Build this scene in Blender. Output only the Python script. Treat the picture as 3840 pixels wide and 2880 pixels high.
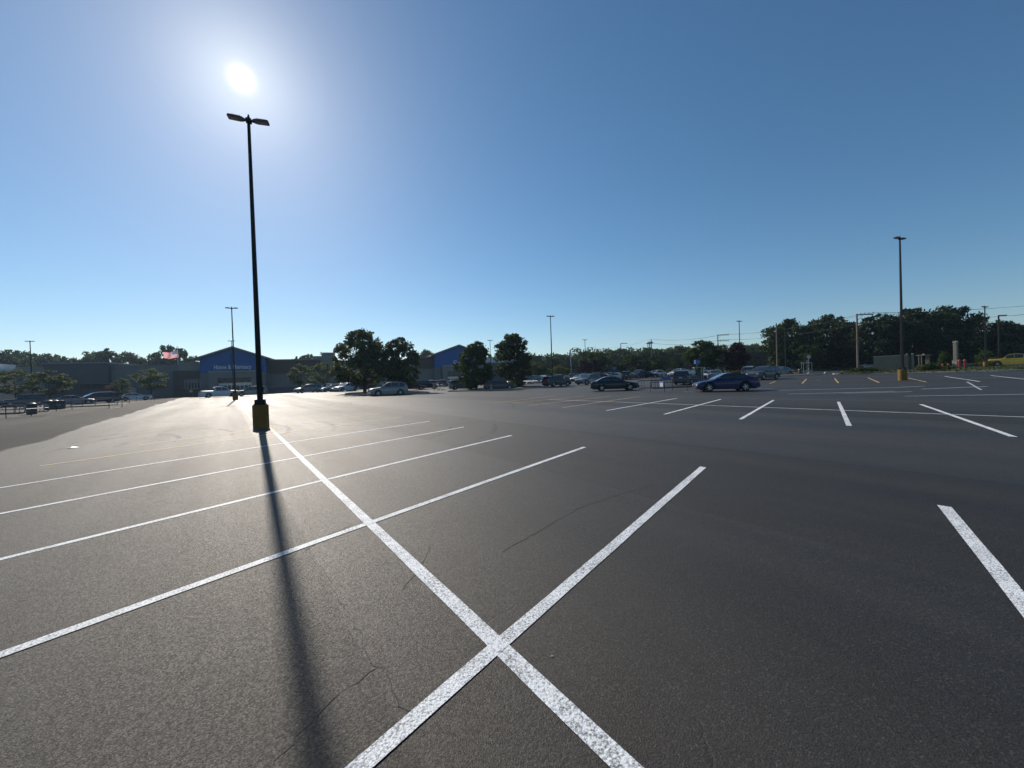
import bpy, bmesh, math, random
import numpy as np
from mathutils import Vector, Matrix
R = math.radians
for o in list(bpy.data.objects): bpy.data.objects.remove(o)
SC = bpy.context.scene
COL = SC.collection
rnd = random.Random(7)

# ------------------------------------------------------------------ camera
FPX = 1443.0                       # focal length in pixels of the 3840 px wide photograph
CAMZ = 1.6
cd = bpy.data.cameras.new('camera'); cam = bpy.data.objects.new('camera', cd); COL.objects.link(cam)
cd.sensor_width = 36.0; cd.lens = 36.0 * FPX / 3840.0
cd.clip_start = 0.05; cd.clip_end = 9000
CM = Matrix.Rotation(R(90 - 0.72), 4, 'X') @ Matrix.Rotation(R(-1.89), 4, 'Z')
CM.translation = Vector((0, 0, CAMZ))
cam.matrix_world = CM
SC.camera = cam

# ------------------------------------------------------------------ sky and sun
SUN_EL, SUN_AZ = 33.47, -33.8      # azimuth clockwise from +Y
SC.view_settings.view_transform = 'Standard'
SC.view_settings.look = 'None'
SC.view_settings.exposure = 0.0
SC.view_settings.gamma = 1.0
sd = Vector((math.sin(R(SUN_AZ)) * math.cos(R(SUN_EL)), math.cos(R(SUN_AZ)) * math.cos(R(SUN_EL)), math.sin(R(SUN_EL))))
W = bpy.data.worlds.new('World'); SC.world = W; W.use_nodes = True
wt = W.node_tree; wt.nodes.clear()
wo = wt.nodes.new('ShaderNodeOutputWorld'); bg = wt.nodes.new('ShaderNodeBackground')
sky = wt.nodes.new('ShaderNodeTexSky'); sky.sky_type = 'NISHITA'; sky.sun_disc = False
sky.sun_elevation = R(SUN_EL); sky.sun_rotation = R(SUN_AZ)
sky.air_density = 1.0; sky.dust_density = 0.3; sky.ozone_density = 4.0; sky.altitude = 200
bg.inputs['Strength'].default_value = 0.096
# circumsolar aureole: forward scattering round the sun's direction in the sky
tc = wt.nodes.new('ShaderNodeTexCoord')
dp = wt.nodes.new('ShaderNodeVectorMath'); dp.operation = 'DOT_PRODUCT'; dp.inputs[1].default_value = sd
wt.links.new(tc.outputs['Generated'], dp.inputs[0])
def wm(op, a, b=None, clamp=False):
    n = wt.nodes.new('ShaderNodeMath'); n.operation = op; n.use_clamp = clamp
    for i, v in enumerate((a, b)):
        if v is None: continue
        if isinstance(v, (int, float)): n.inputs[i].default_value = v
        else: wt.links.new(v, n.inputs[i])
    return n.outputs[0]
ang = wm('MULTIPLY', wm('ARCCOSINE', wm('MINIMUM', dp.outputs['Value'], 0.9999999)), 57.29578)
def lobe(width, power, amp):
    return wm('MULTIPLY', wm('EXPONENT', wm('MULTIPLY', wm('POWER', wm('DIVIDE', ang, width), power), -1.0)), amp)
def emis(fac, col):
    n = wt.nodes.new('ShaderNodeVectorMath'); n.operation = 'SCALE'; n.inputs[0].default_value = col
    wt.links.new(fac, n.inputs['Scale']); return n.outputs[0]
def vadd(a, b):
    n = wt.nodes.new('ShaderNodeVectorMath'); n.operation = 'ADD'; wt.links.new(a, n.inputs[0]); wt.links.new(b, n.inputs[1]); return n.outputs[0]
glow = vadd(vadd(emis(lobe(.46, 2.0, 110), (1, 0.96, 0.86)), emis(lobe(1.0, 2.2, 7), (1, 0.74, 0.22))), emis(lobe(4.6, 1.5, 4.0), (1.0, 1.0, 0.80)))
hsv = wt.nodes.new('ShaderNodeHueSaturation'); hsv.inputs['Saturation'].default_value = 1.12; hsv.inputs['Hue'].default_value = .492
wt.links.new(sky.outputs['Color'], hsv.inputs['Color'])
wt.links.new(vadd(hsv.outputs['Color'], glow), bg.inputs['Color'])
wt.links.new(bg.outputs[0], wo.inputs['Surface'])
sl = bpy.data.lights.new('sun', 'SUN'); sl.energy = 5.0; sl.angle = R(0.53); sl.color = (1.0, 0.91, 0.79)
so = bpy.data.objects.new('sun', sl); COL.objects.link(so)
so.rotation_euler = sd.to_track_quat('Z', 'Y').to_euler()
so.location = sd * 300

# ------------------------------------------------------------------ calibration helpers
C3 = CM.to_3x3()
def ray(px, py): return (C3 @ Vector(((px - 1920) / FPX, -(py - 1440) / FPX, -1))).normalized()
def P(px, py, Y):
    d = ray(px, py); return Vector((0, 0, CAMZ)) + d * (Y / d.y)
# terrain: surveyed ground points (pixel column, ground row, distance) and the gently rising near lot
SV = [(980,1610,14.7),(882,1498,50),(1480,1480,52),(1870,1464,62),(2300,1467.5,38.6),(2718,1471,29),(2577,1438,48),(2290,1438,64),
      (2290,1421,86),(1640,1450,90),(2922,1404,62),(3387,1423,34),(3694,1383,56),(3800,1368,62),(2450,1411,90),(3300,1400,58),
      (275,1521,60),(100,1519,64),(520,1503,70),(820,1487,72),(1156,1469,75),(2071,1445,64),(3000,1390,85),(3200,1386,85),(3500,1398,50),
      (880,1482,96),(1400,1462,95),(2000,1436,110),(3750,1366,70)]
TP = []
for a, b, c in SV:
    p = P(a, b, c); TP.append((p.x, p.y, p.z))
ua = (math.sin(R(39.7)), math.cos(R(39.7))); ub = (math.sin(R(-36.3)), math.cos(R(-36.3)))
for a, z in ((-14, -.30), (-7, -.22), (0, -.06), (4, .02), (9, .1), (15, .1)):
    for b in (-8, 0, 6, 12, 18): TP.append((ua[0] * a + ub[0] * b, ua[1] * a + ub[1] * b, z))
for x, y, z in ((30, 5, .3), (45, 25, .5), (-30, 20, -.2), (-45, 35, -.22), (20, 20, .12), (-60, 20, -.3), (60, 10, .6), (5, 26, .1)): TP.append((x, y, z))
TPA = np.array(TP)
def g(x, y):
    x = np.asarray(x, float); y = np.asarray(y, float)
    dx = x[..., None] - TPA[:, 0]; dy = y[..., None] - TPA[:, 1]
    d2 = dx * dx + dy * dy
    s = 3.2 + 0.14 * np.sqrt(x * x + y * y + 4)[..., None]
    w = np.exp(-d2 / (2 * s * s)) + 1e-3 / (1 + d2 / (s * s)) ** 2
    return (w * TPA[:, 2]).sum(-1) / w.sum(-1)
def gz(x, y): return float(g(x, y))
def G(px, py, dz=0.0):                    # where the line of sight through a pixel meets the ground
    d = ray(px, py); lo, hi = 0.3, 400.0
    t = 0.5; step = 0.25; o = Vector((0, 0, CAMZ))
    while t < 400:
        p = o + d * t
        if p.z < gz(p.x, p.y) + dz: break
        t += step; step = max(0.25, t * 0.02)
    lo, hi = t - step, t
    for _ in range(25):
        m = (lo + hi) / 2; p = o + d * m
        if p.z < gz(p.x, p.y) + dz: hi = m
        else: lo = m
    p = o + d * hi; return Vector((p.x, p.y, 0))
def at(px, Y):                             # ground point in the direction of a pixel column at a distance
    base = 1422 - 0.033 * (px - 1920)
    p = P(px, base + 20, Y); return Vector((p.x, p.y, gz(p.x, p.y)))

# ------------------------------------------------------------------ materials
MAT = {}
def nmat(name):
    m = bpy.data.materials.new(name); m.use_nodes = True; nt = m.node_tree
    b = nt.nodes['Principled BSDF']; MAT[name] = m; return m, nt, b
def N(nt, typ, **kw):
    n = nt.nodes.new(typ)
    for k, v in kw.items(): setattr(n, k, v)
    return n
def noise(nt, vec, scale, detail=3, rough=.55, dim='3D'):
    n = N(nt, 'ShaderNodeTexNoise'); n.inputs['Scale'].default_value = scale; n.inputs['Detail'].default_value = detail
    n.inputs['Roughness'].default_value = rough
    if vec is not None: nt.links.new(vec, n.inputs['Vector'])
    return n.outputs['Fac']
def ramp(nt, fac, stops, interp='LINEAR'):
    r = N(nt, 'ShaderNodeValToRGB'); r.color_ramp.interpolation = interp
    e = r.color_ramp.elements
    while len(e) < len(stops): e.new(0.5)
    for i, (p, c) in enumerate(stops):
        e[i].position = p; e[i].color = (c[0], c[1], c[2], 1) if isinstance(c, tuple) else (c, c, c, 1)
    nt.links.new(fac, r.inputs[0]); return r.outputs['Color']
def M2(nt, op, a, b=None, c=None, clamp=False):
    n = N(nt, 'ShaderNodeMath', operation=op, use_clamp=clamp)
    for i, v in enumerate((a, b, c)):
        if v is None: continue
        if isinstance(v, (int, float)): n.inputs[i].default_value = v
        else: nt.links.new(v, n.inputs[i])
    return n.outputs[0]
def mixc(nt, f, a, b, bt='MIX'):
    n = N(nt, 'ShaderNodeMix', data_type='RGBA', blend_type=bt)
    for s, v in ((n.inputs[0], f), (n.inputs[6], a), (n.inputs[7], b)):
        if isinstance(v, (int, float)): s.default_value = v
        elif isinstance(v, tuple): s.default_value = (v[0], v[1], v[2], 1)
        else: nt.links.new(v, s)
    return n.outputs[2]
def simple(name, col, rough=.6, metal=0.0, var=.12, vs=3.0, coat=0.0, bump=0.0, spec=.5):
    m, nt, b = nmat(name)
    co = N(nt, 'ShaderNodeTexCoord').outputs['Object']
    f = noise(nt, co, vs, 4)
    lo = tuple(c * (1 - var) for c in col); hi = tuple(min(1, c * (1 + var)) for c in col)
    nt.links.new(ramp(nt, f, ((.3, lo), (.7, hi))), b.inputs['Base Color'])
    b.inputs['Roughness'].default_value = rough; b.inputs['Metallic'].default_value = metal
    b.inputs['Coat Weight'].default_value = coat; b.inputs['Coat Roughness'].default_value = .04
    b.inputs['Specular IOR Level'].default_value = spec
    if bump:
        bn = N(nt, 'ShaderNodeBump'); bn.inputs['Distance'].default_value = bump
        nt.links.new(noise(nt, co, vs * 8, 3), bn.inputs['Height']); nt.links.new(bn.outputs[0], b.inputs['Normal'])
    return m
def asphalt():
    m, nt, b = nmat('asphalt')
    co = N(nt, 'ShaderNodeTexCoord').outputs['Object']
    # coordinates along and across the paving lanes
    mp = N(nt, 'ShaderNodeMapping'); mp.inputs['Rotation'].default_value = (0, 0, R(-36.3)); nt.links.new(co, mp.inputs['Vector'])
    cr_ = N(nt, 'ShaderNodeVectorMath', operation='DOT_PRODUCT'); nt.links.new(co, cr_.inputs[0]); cr_.inputs[1].default_value = (ub[1], -ub[0], 0)
    sp_ = G(830*1.7361, 1440*1.7361); cross = M2(nt, 'ADD', M2(nt, 'SUBTRACT', cr_.outputs['Value'], sp_.x*ub[1] - sp_.y*ub[0]), M2(nt, 'MULTIPLY', noise(nt, co, .45, 3), .14))
    lane = M2(nt, 'DIVIDE', cross, 3.7); wn = N(nt, 'ShaderNodeTexWhiteNoise', noise_dimensions='1D'); nt.links.new(M2(nt, 'FLOOR', lane), wn.inputs['W']); lanev = wn.outputs['Value']
    st = N(nt, 'ShaderNodeMapping'); st.inputs['Scale'].default_value = (.8, .035, 1); nt.links.new(mp.outputs[0], st.inputs['Vector'])
    # old worn pavement to the left of the new overlay's edge
    pa = G(0, 1690); pb = G(710, 1485)
    dv = (pb - pa).normalized(); nv = Vector((-dv.y, dv.x, 0))
    dn = N(nt, 'ShaderNodeVectorMath', operation='DOT_PRODUCT'); nt.links.new(co, dn.inputs[0]); dn.inputs[1].default_value = nv
    side = M2(nt, 'SUBTRACT', dn.outputs['Value'], nv.dot(pa))
    wob = M2(nt, 'MULTIPLY', M2(nt, 'SUBTRACT', noise(nt, co, .12, 4), .5), 2.4)
    side = M2(nt, 'ADD', side, wob)
    old = M2(nt, 'MULTIPLY_ADD', side, 6.0, 0.5, clamp=True)
    agg = N(nt, 'ShaderNodeTexVoronoi'); agg.inputs['Scale'].default_value = 105; nt.links.new(co, agg.inputs['Vector'])
    b.inputs['Specular Tint'].default_value = (1, .94, .88, 1)
    cell = N(nt, 'ShaderNodeSeparateColor'); nt.links.new(agg.outputs['Color'], cell.inputs[0])
    fine = noise(nt, co, 120, 3, .7); mid = noise(nt, co, 1.3, 5); big = noise(nt, co, .11, 4); streak = noise(nt, st.outputs[0], 1.0, 5, .6)
    base = ramp(nt, cell.outputs[0], ((.0, (.005, .0047, .0044)), (.5, (.015, .014, .013)), (.88, (.026, .024, .022)), (1, (.075, .07, .065))))
    c = mixc(nt, .5, base, ramp(nt, fine, ((.38, (.002, .002, .0019)), (.64, (.030, .028, .026)))))
    c = mixc(nt, 1.0, c, ramp(nt, mid, ((.3, .86), (.7, 1.12))), 'MULTIPLY')
    c = mixc(nt, 1.0, c, ramp(nt, streak, ((.35, .82), (.65, 1.12))), 'MULTIPLY')
    # straight lane joints of the paver
    seam = M2(nt, 'PINGPONG', lane, .5)
    seam = M2(nt, 'SUBTRACT', 1.0, M2(nt, 'MULTIPLY', seam, 90.0), clamp=True)
    c = mixc(nt, 1.0, c, ramp(nt, lanev, ((.0, .78), (1, 1.18))), 'MULTIPLY')
    c = mixc(nt, M2(nt, 'MULTIPLY', seam, .4), c, (.012, .012, .012))
    # hairline cracks, sparse
    wv = N(nt, 'ShaderNodeVectorMath', operation='ADD'); nt.links.new(co, wv.inputs[0])
    nn = N(nt, 'ShaderNodeTexNoise'); nn.inputs['Scale'].default_value = 1.6; nn.inputs['Detail'].default_value = 5; nt.links.new(co, nn.inputs['Vector'])
    sc = N(nt, 'ShaderNodeVectorMath', operation='SCALE'); sc.inputs['Scale'].default_value = .55; nt.links.new(nn.outputs['Color'], sc.inputs[0]); nt.links.new(sc.outputs[0], wv.inputs[1])
    vo = N(nt, 'ShaderNodeTexVoronoi', feature='DISTANCE_TO_EDGE'); vo.inputs['Scale'].default_value = .22; nt.links.new(wv.outputs[0], vo.inputs['Vector'])
    crack = M2(nt, 'SUBTRACT', 1.0, M2(nt, 'MULTIPLY', vo.outputs['Distance'], 330.0), clamp=True)
    crack = M2(nt, 'MULTIPLY', crack, M2(nt, 'MULTIPLY_ADD', noise(nt, co, .7, 2), 6.0, -2.9, clamp=True))
    c = mixc(nt, M2(nt, 'MULTIPLY', crack, .3), c, (.006, .006, .006))
    oldc = mixc(nt, 1.0, c, ramp(nt, noise(nt, co, .35, 6, .7), ((.3, (.5, .5, .5)), (.72, (1.5, 1.42, 1.34)))), 'MULTIPLY')
    lip = M2(nt, 'SUBTRACT', 1.0, M2(nt, 'ABSOLUTE', M2(nt, 'MULTIPLY', M2(nt, 'SUBTRACT', side, .8), .9)), clamp=True)
    c = mixc(nt, old, c, oldc)
    c = mixc(nt, M2(nt, 'MULTIPLY', lip, M2(nt, 'MULTIPLY_ADD', noise(nt, co, 1.1, 4), 5.0, -1.7, clamp=True)), c, (.012, .010, .009))
    nt.links.new(c, b.inputs['Base Color'])
    rg = M2(nt, 'ADD', M2(nt, 'MULTIPLY', streak, .26), M2(nt, 'MULTIPLY', big, .12))
    rg = M2(nt, 'ADD', rg, M2(nt, 'MULTIPLY_ADD', lanev, -.05, .0)); rg = M2(nt, 'ADD', rg, M2(nt, 'MULTIPLY_ADD', cell.outputs[1], .22, -.11))
    rg = M2(nt, 'ADD', rg, M2(nt, 'MULTIPLY_ADD', old, .17, ASPH_ROUGH))
    nt.links.new(rg, b.inputs['Roughness'])
    sp = M2(nt, 'ADD', M2(nt, 'MULTIPLY_ADD', old, -.26, .46), M2(nt, 'ADD', M2(nt, 'MULTIPLY', lanev, .10), M2(nt, 'MULTIPLY_ADD', streak, .36, -.18)), clamp=True)
    nt.links.new(sp, b.inputs['Specular IOR Level'])
    h = M2(nt, 'ADD', M2(nt, 'MULTIPLY', cell.outputs[2], .55), M2(nt, 'MULTIPLY', fine, .9))
    h = M2(nt, 'SUBTRACT', h, M2(nt, 'MULTIPLY', crack, .5))
    bn = N(nt, 'ShaderNodeBump'); bn.inputs['Distance'].default_value = .0052; bn.inputs['Strength'].default_value = 1.0
    nt.links.new(h, bn.inputs['Height']); nt.links.new(bn.outputs[0], b.inputs['Normal'])
    return m
ASPH_ROUGH = .475
def paint(name, col, wear=.5):
    m, nt, b = nmat(name)
    co = N(nt, 'ShaderNodeTexCoord').outputs['Object']
    agg = N(nt, 'ShaderNodeTexVoronoi'); agg.inputs['Scale'].default_value = 85; nt.links.new(co, agg.inputs['Vector'])
    f = noise(nt, co, 70, 4, .7); mid = noise(nt, co, 4, 4)
    s = M2(nt, 'ADD', f, M2(nt, 'MULTIPLY', M2(nt, 'SUBTRACT', mid, .5), .25))
    dark = tuple(v * .42 for v in col)
    c = ramp(nt, s, ((.34, tuple(v * .2 for v in col)), (.42, dark), (.54, col)))
    nt.links.new(c, b.inputs['Base Color']); b.inputs['Roughness'].default_value = .62
    b.inputs['Specular IOR Level'].default_value = .35
    h = M2(nt, 'ADD', M2(nt, 'MULTIPLY', agg.outputs['Distance'], -1.0), f)
    bn = N(nt, 'ShaderNodeBump'); bn.inputs['Distance'].default_value = .003; bn.inputs['Strength'].default_value = .7
    nt.links.new(h, bn.inputs['Height']); nt.links.new(bn.outputs[0], b.inputs['Normal'])
    return m
def foliage(name, dark, light, trans=.35):
    m, nt, b = nmat(name)
    ge = N(nt, 'ShaderNodeNewGeometry'); co = N(nt, 'ShaderNodeTexCoord').outputs['Object']
    oi = N(nt, 'ShaderNodeObjectInfo').outputs['Random']
    f = M2(nt, 'ADD', M2(nt, 'MULTIPLY', ge.outputs['Random Per Island'], .55), M2(nt, 'MULTIPLY', noise(nt, co, .7, 3), .45))
    f = M2(nt, 'ADD', f, M2(nt, 'MULTIPLY_ADD', oi, .24, -.12))
    c = ramp(nt, f, ((.2, dark), (.8, light)))
    nt.links.new(c, b.inputs['Base Color']); b.inputs['Roughness'].default_value = .65; b.inputs['Specular IOR Level'].default_value = .15
    tr = N(nt, 'ShaderNodeBsdfTranslucent'); tc2 = mixc(nt, 1.0, c, (1.5, 1.45, .7), 'MULTIPLY'); nt.links.new(tc2, tr.inputs['Color'])
    mx = N(nt, 'ShaderNodeMixShader'); mx.inputs[0].default_value = trans
    nt.links.new(b.outputs[0], mx.inputs[1]); nt.links.new(tr.outputs[0], mx.inputs[2])
    nt.links.new(mx.outputs[0], nt.nodes['Material Output'].inputs['Surface'])
    return m
asphalt()
paint('white_paint', (.74, .77, .80)); paint('yellow_paint', (.62, .43, .17))
simple('grey_paint_faded', (.30, .31, .32), .7, vs=40, var=.35)
simple('tyre_rubber_mark', (.012, .012, .012), .75, vs=2, var=.5)
simple('soil', (.075, .06, .045), .95, vs=1.5, var=.4, bump=.02)
simple('grass_ground', (.06, .085, .03), .95, vs=.8, var=.45, bump=.03)
simple('mulch', (.06, .042, .03), .95, vs=5, var=.4, bump=.03)
simple('concrete_kerb', (.32, .31, .29), .85, vs=4, var=.15, bump=.004)
simple('driveway', (.17, .165, .15), .8, vs=2, var=.15)
simple('bronze_metal', (.009, .009, .010), .6, 0.0, spec=.25, vs=4, var=.2)
simple('fixture_metal', (.07, .058, .052), .5, .1, vs=6, var=.15)
simple('lens_glass', (.16, .15, .15), .25, vs=20, var=.1)
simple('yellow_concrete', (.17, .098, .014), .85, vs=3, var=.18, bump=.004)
simple('steel_rail', (.07, .07, .085), .5, .3, vs=5, var=.2)
simple('pale_steel', (.40, .41, .42), .4, .5, vs=5, var=.15)
simple('wood_pole', (.16, .13, .10), .9, vs=3, var=.25)
simple('wall_tan', (.22, .205, .185), .85, vs=.6, var=.06, bump=.01)
simple('wall_grey', (.165, .16, .155), .85, vs=.6, var=.06, bump=.01)
simple('wall_brown', (.075, .056, .045), .85, vs=.8, var=.08, bump=.01)
simple('wall_dark', (.09, .092, .10), .85, vs=.8, var=.08, bump=.01)
simple('wall_blue', (.002, .085, .30), .6, vs=.6, var=.05)
simple('trim_tan', (.34, .30, .24), .7, vs=1, var=.06)
simple('roof_metal', (.16, .15, .14), .5, vs=1, var=.1)
simple('white_trim', (.62, .62, .62), .6, vs=2, var=.05)
simple('pale_wall', (.55, .56, .58), .8, vs=1, var=.06)
simple('black_plastic', (.012, .012, .013), .5, vs=6, var=.2)
simple('tyre', (.018, .018, .018), .8, vs=10, var=.2)
simple('alloy', (.62, .63, .64), .3, .25, vs=6, var=.1)
simple('store_glass', (.012, .015, .017), .25, vs=1, var=.1, spec=.5)
simple('car_glass', (.012, .016, .018), .04, vs=1, var=.1, coat=.3, spec=.8)
simple('lamp_clear', (.62, .64, .66), .12, vs=8, var=.1, coat=1)
simple('lamp_red', (.28, .012, .01), .18, vs=8, var=.1, coat=1)
simple('plate_white', (.6, .6, .62), .5, vs=8, var=.05)
simple('red_paint', (.24, .02, .025), .45, vs=3, var=.15)
simple('sign_blue', (.01, .10, .38), .4, vs=3, var=.05)
simple('sign_white', (.75, .76, .78), .4, vs=3, var=.05)
simple('sign_orange', (.60, .12, .04), .5, vs=3, var=.05)
simple('sign_back', (.30, .31, .32), .45, .4, vs=3, var=.1)
simple('bin_grey', (.06, .065, .075), .5, vs=3, var=.15)
simple('bark', (.055, .045, .036), .95, vs=6, var=.3, bump=.02)
simple('block_wall', (.19, .155, .115), .9, vs=1.5, var=.1, bump=.01)
simple('stone_pale', (.27, .235, .19), .85, vs=2, var=.12, bump=.006)
simple('wire', (.02, .02, .022), .6, vs=1, var=.1)
simple('skin', (.38, .23, .16), .6, vs=8, var=.08)
simple('cloth_white', (.6, .6, .6), .8, vs=8, var=.1)
simple('cloth_dark', (.02, .022, .03), .85, vs=8, var=.2)
simple('cloth_lime', (.42, .62, .05), .8, vs=8, var=.1)
simple('cargo_red', (.20, .03, .03), .7, vs=3, var=.3)
simple('green_box', (.02, .07, .04), .5, vs=2, var=.2)
simple('lit_sign_white', (.66, .68, .70), .5, vs=3, var=.03)
foliage('leaf_oak', (.016, .030, .010), (.078, .100, .030), .36)
foliage('leaf_locust', (.045, .072, .018), (.13, .175, .05), .42)
foliage('leaf_linden', (.014, .030, .008), (.055, .090, .022), .36)
foliage('leaf_far', (.024, .042, .018), (.070, .098, .036), .3)
foliage('leaf_dark', (.010, .020, .006), (.038, .062, .016), .26)
foliage('leaf_purple', (.020, .008, .011), (.055, .024, .026), .2)
foliage('leaf_shrub', (.028, .040, .014), (.085, .105, .035), .3)
foliage('leaf_grass', (.030, .040, .016), (.085, .088, .038), .3)
CARCOL = {'white': (.58, .59, .61), 'silver': (.19, .205, .22), 'grey': (.13, .14, .155), 'darkgrey': (.045, .05, .056), 'black': (.010, .011, .012),
          'blue': (.005, .008, .065), 'darkblue': (.006, .010, .024), 'red': (.18, .012, .016), 'maroon': (.07, .012, .016), 'yellow': (.62, .40, .02),
          'tan': (.30, .25, .18), 'green': (.02, .045, .03)}
for k, c in CARCOL.items():
    m = simple('car_paint_' + k, c, .38, .2 if k in ('silver', 'grey', 'tan') else 0.0, vs=2, var=.04, coat=.35 if sum(c) < .4 else .7, spec=.3)

# ------------------------------------------------------------------ mesh helpers
class MB:
    def __init__(s): s.v = []; s.f = []; s.m = []; s.mi = 0
    def add(s, verts, faces, mi=None):
        o = len(s.v); s.v.extend(tuple(p) for p in verts)
        for f in faces: s.f.append(tuple(i + o for i in f)); s.m.append(s.mi if mi is None else mi)
    def box(s, x0, x1, y0, y1, z0, z1, mi=None, T=None, bev=0.0):
        if bev > 0:
            b = min(bev, (x1-x0)/2.01, (y1-y0)/2.01, (z1-z0)/2.01)
            ring = lambda xa, xb, ya, yb, z: [(xa+b, ya, z), (xb-b, ya, z), (xb, ya+b, z), (xb, yb-b, z), (xb-b, yb, z), (xa+b, yb, z), (xa, yb-b, z), (xa, ya+b, z)]
            rs = [ring(x0+b, x1-b, y0+b, y1-b, z0), ring(x0, x1, y0, y1, z0+b), ring(x0, x1, y0, y1, z1-b), ring(x0+b, x1-b, y0+b, y1-b, z1)]
            v = [p for r in rs for p in r]; f = [tuple(range(7, -1, -1)), tuple(range(24, 32))]
            for k in range(3):
                for i in range(8): j = (i+1) % 8; f.append((k*8+i, k*8+j, k*8+8+j, k*8+8+i))
        else:
            v = [(x0, y0, z0), (x1, y0, z0), (x1, y1, z0), (x0, y1, z0), (x0, y0, z1), (x1, y0, z1), (x1, y1, z1), (x0, y1, z1)]
            f = [(3, 2, 1, 0), (4, 5, 6, 7), (0, 1, 5, 4), (1, 2, 6, 5), (2, 3, 7, 6), (3, 0, 4, 7)]
        if T is not None: v = [T @ Vector(p) for p in v]
        s.add(v, f, mi)
    def tube(s, pts, r, n=8, mi=None, cap=True):
        pts = [Vector(p) for p in pts]; rr = r if isinstance(r, (list, tuple)) else [r] * len(pts)
        v = []; prev = None
        for i, p in enumerate(pts):
            t = (pts[min(i+1, len(pts)-1)] - pts[max(i-1, 0)]).normalized()
            a = prev if prev is not None else (Vector((0, 0, 1)) if abs(t.z) < .9 else Vector((1, 0, 0)))
            a = (a - t * a.dot(t)); a = a.normalized() if a.length > 1e-6 else t.orthogonal().normalized()
            prev = a; b = t.cross(a)
            for k in range(n):
                q = 2 * math.pi * k / n; v.append(p + (a * math.cos(q) + b * math.sin(q)) * rr[i])
        f = []
        for i in range(len(pts) - 1):
            for k in range(n): j = (k+1) % n; f.append((i*n+k, i*n+j, (i+1)*n+j, (i+1)*n+k))
        if cap: f.append(tuple(range(n-1, -1, -1))); f.append(tuple((len(pts)-1)*n + k for k in range(n)))
        s.add(v, f, mi)
    def lathe(s, prof, n=16, c=(0, 0, 0), mi=None, axis='z'):
        v = []
        for r, z in prof:
            for k in range(n):
                q = 2 * math.pi * k / n; x, y = r * math.cos(q), r * math.sin(q)
                v.append((c[0]+x, c[1]+y, c[2]+z) if axis == 'z' else (c[0]+x, c[1]+z, c[2]+y))
        f = []
        for i in range(len(prof) - 1):
            for k in range(n): j = (k+1) % n; f.append((i*n+k, i*n+j, (i+1)*n+j, (i+1)*n+k))
        f.append(tuple(range(n-1, -1, -1))); f.append(tuple((len(prof)-1)*n + k for k in range(n)))
        s.add(v, f, mi)
    def build(s, name, mats, parent=None, smooth=False, fix=True):
        me = bpy.data.meshes.new(name); me.from_pydata(s.v, [], s.f)
        if isinstance(mats, str): mats = [mats]
        for m in mats: me.materials.append(MAT[m])
        if len(mats) > 1: me.polygons.foreach_set('material_index', s.m)
        if fix:
            bm = bmesh.new(); bm.from_mesh(me); bmesh.ops.recalc_face_normals(bm, faces=bm.faces); bm.to_mesh(me); bm.free()
        if smooth: me.polygons.foreach_set('use_smooth', [True] * len(me.polygons))
        me.update()
        o = bpy.data.objects.new(name, me); COL.objects.link(o)
        if parent is not None: o.parent = parent
        return o
def tag(o, label=None, cat=None, group=None, kind=None):
    if label: o['label'] = label
    if cat: o['category'] = cat
    if group: o['group'] = group
    if kind: o['kind'] = kind
    return o
def empty(name, loc=(0, 0, 0), rz=0.0):
    o = bpy.data.objects.new(name, None); COL.objects.link(o); o.location = loc; o.rotation_euler = (0, 0, rz)
    o.empty_display_size = .3; return o
def copy_tree(o, parent=None):
    c = o.copy(); COL.objects.link(c); c.parent = parent
    for ch in KIDS.get(o, []): copy_tree_child(ch, c)
    return c
def copy_tree_child(o, parent):
    c = o.copy(); COL.objects.link(c); c.parent = parent
    for ch in KIDS.get(o, []): copy_tree_child(ch, c)
KIDS = {}
def index_kids():
    KIDS.clear()
    for o in bpy.data.objects:
        if o.parent: KIDS.setdefault(o.parent, []).append(o)

# ------------------------------------------------------------------ ground, lot, markings
def grid_sheet(name, xs, ys, mat, dz):
    X, Y = np.meshgrid(xs, ys); Z = g(X, Y) + dz(X, Y)
    v = np.stack([X, Y, Z], -1).reshape(-1, 3); nx, ny = len(xs), len(ys)
    i, j = np.meshgrid(np.arange(nx-1), np.arange(ny-1)); a = (j*nx + i).ravel()
    f = np.stack([a, a+1, a+nx+1, a+nx], -1)
    me = bpy.data.meshes.new(name); me.from_pydata(v.tolist(), [], f.tolist()); me.materials.append(MAT[mat])
    me.polygons.foreach_set('use_smooth', [True] * len(me.polygons)); me.update()
    o = bpy.data.objects.new(name, me); COL.objects.link(o); tag(o, kind='structure'); return o
far = [150, 200, 300, 500, 900, 1600, 3000, 6000]
xs = sorted([-v for v in far] + list(range(-120, 121, 8)) + far)
grid_sheet('ground', xs, xs, 'grass_ground', lambda X, Y: -.12 + 0 * X)
grid_sheet('parking_lot', np.arange(-125, 126, 1.0), np.arange(-14, 131, 1.0), 'asphalt', lambda X, Y: 0 * X)
ms = {'white': 'white_paint', 'yellow': 'yellow_paint', 'faded': 'grey_paint_faded'}
SPD = Vector((ub[0], ub[1], 0)); STD = Vector((ua[0], ua[1], 0))
nmark = [0]
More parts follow.
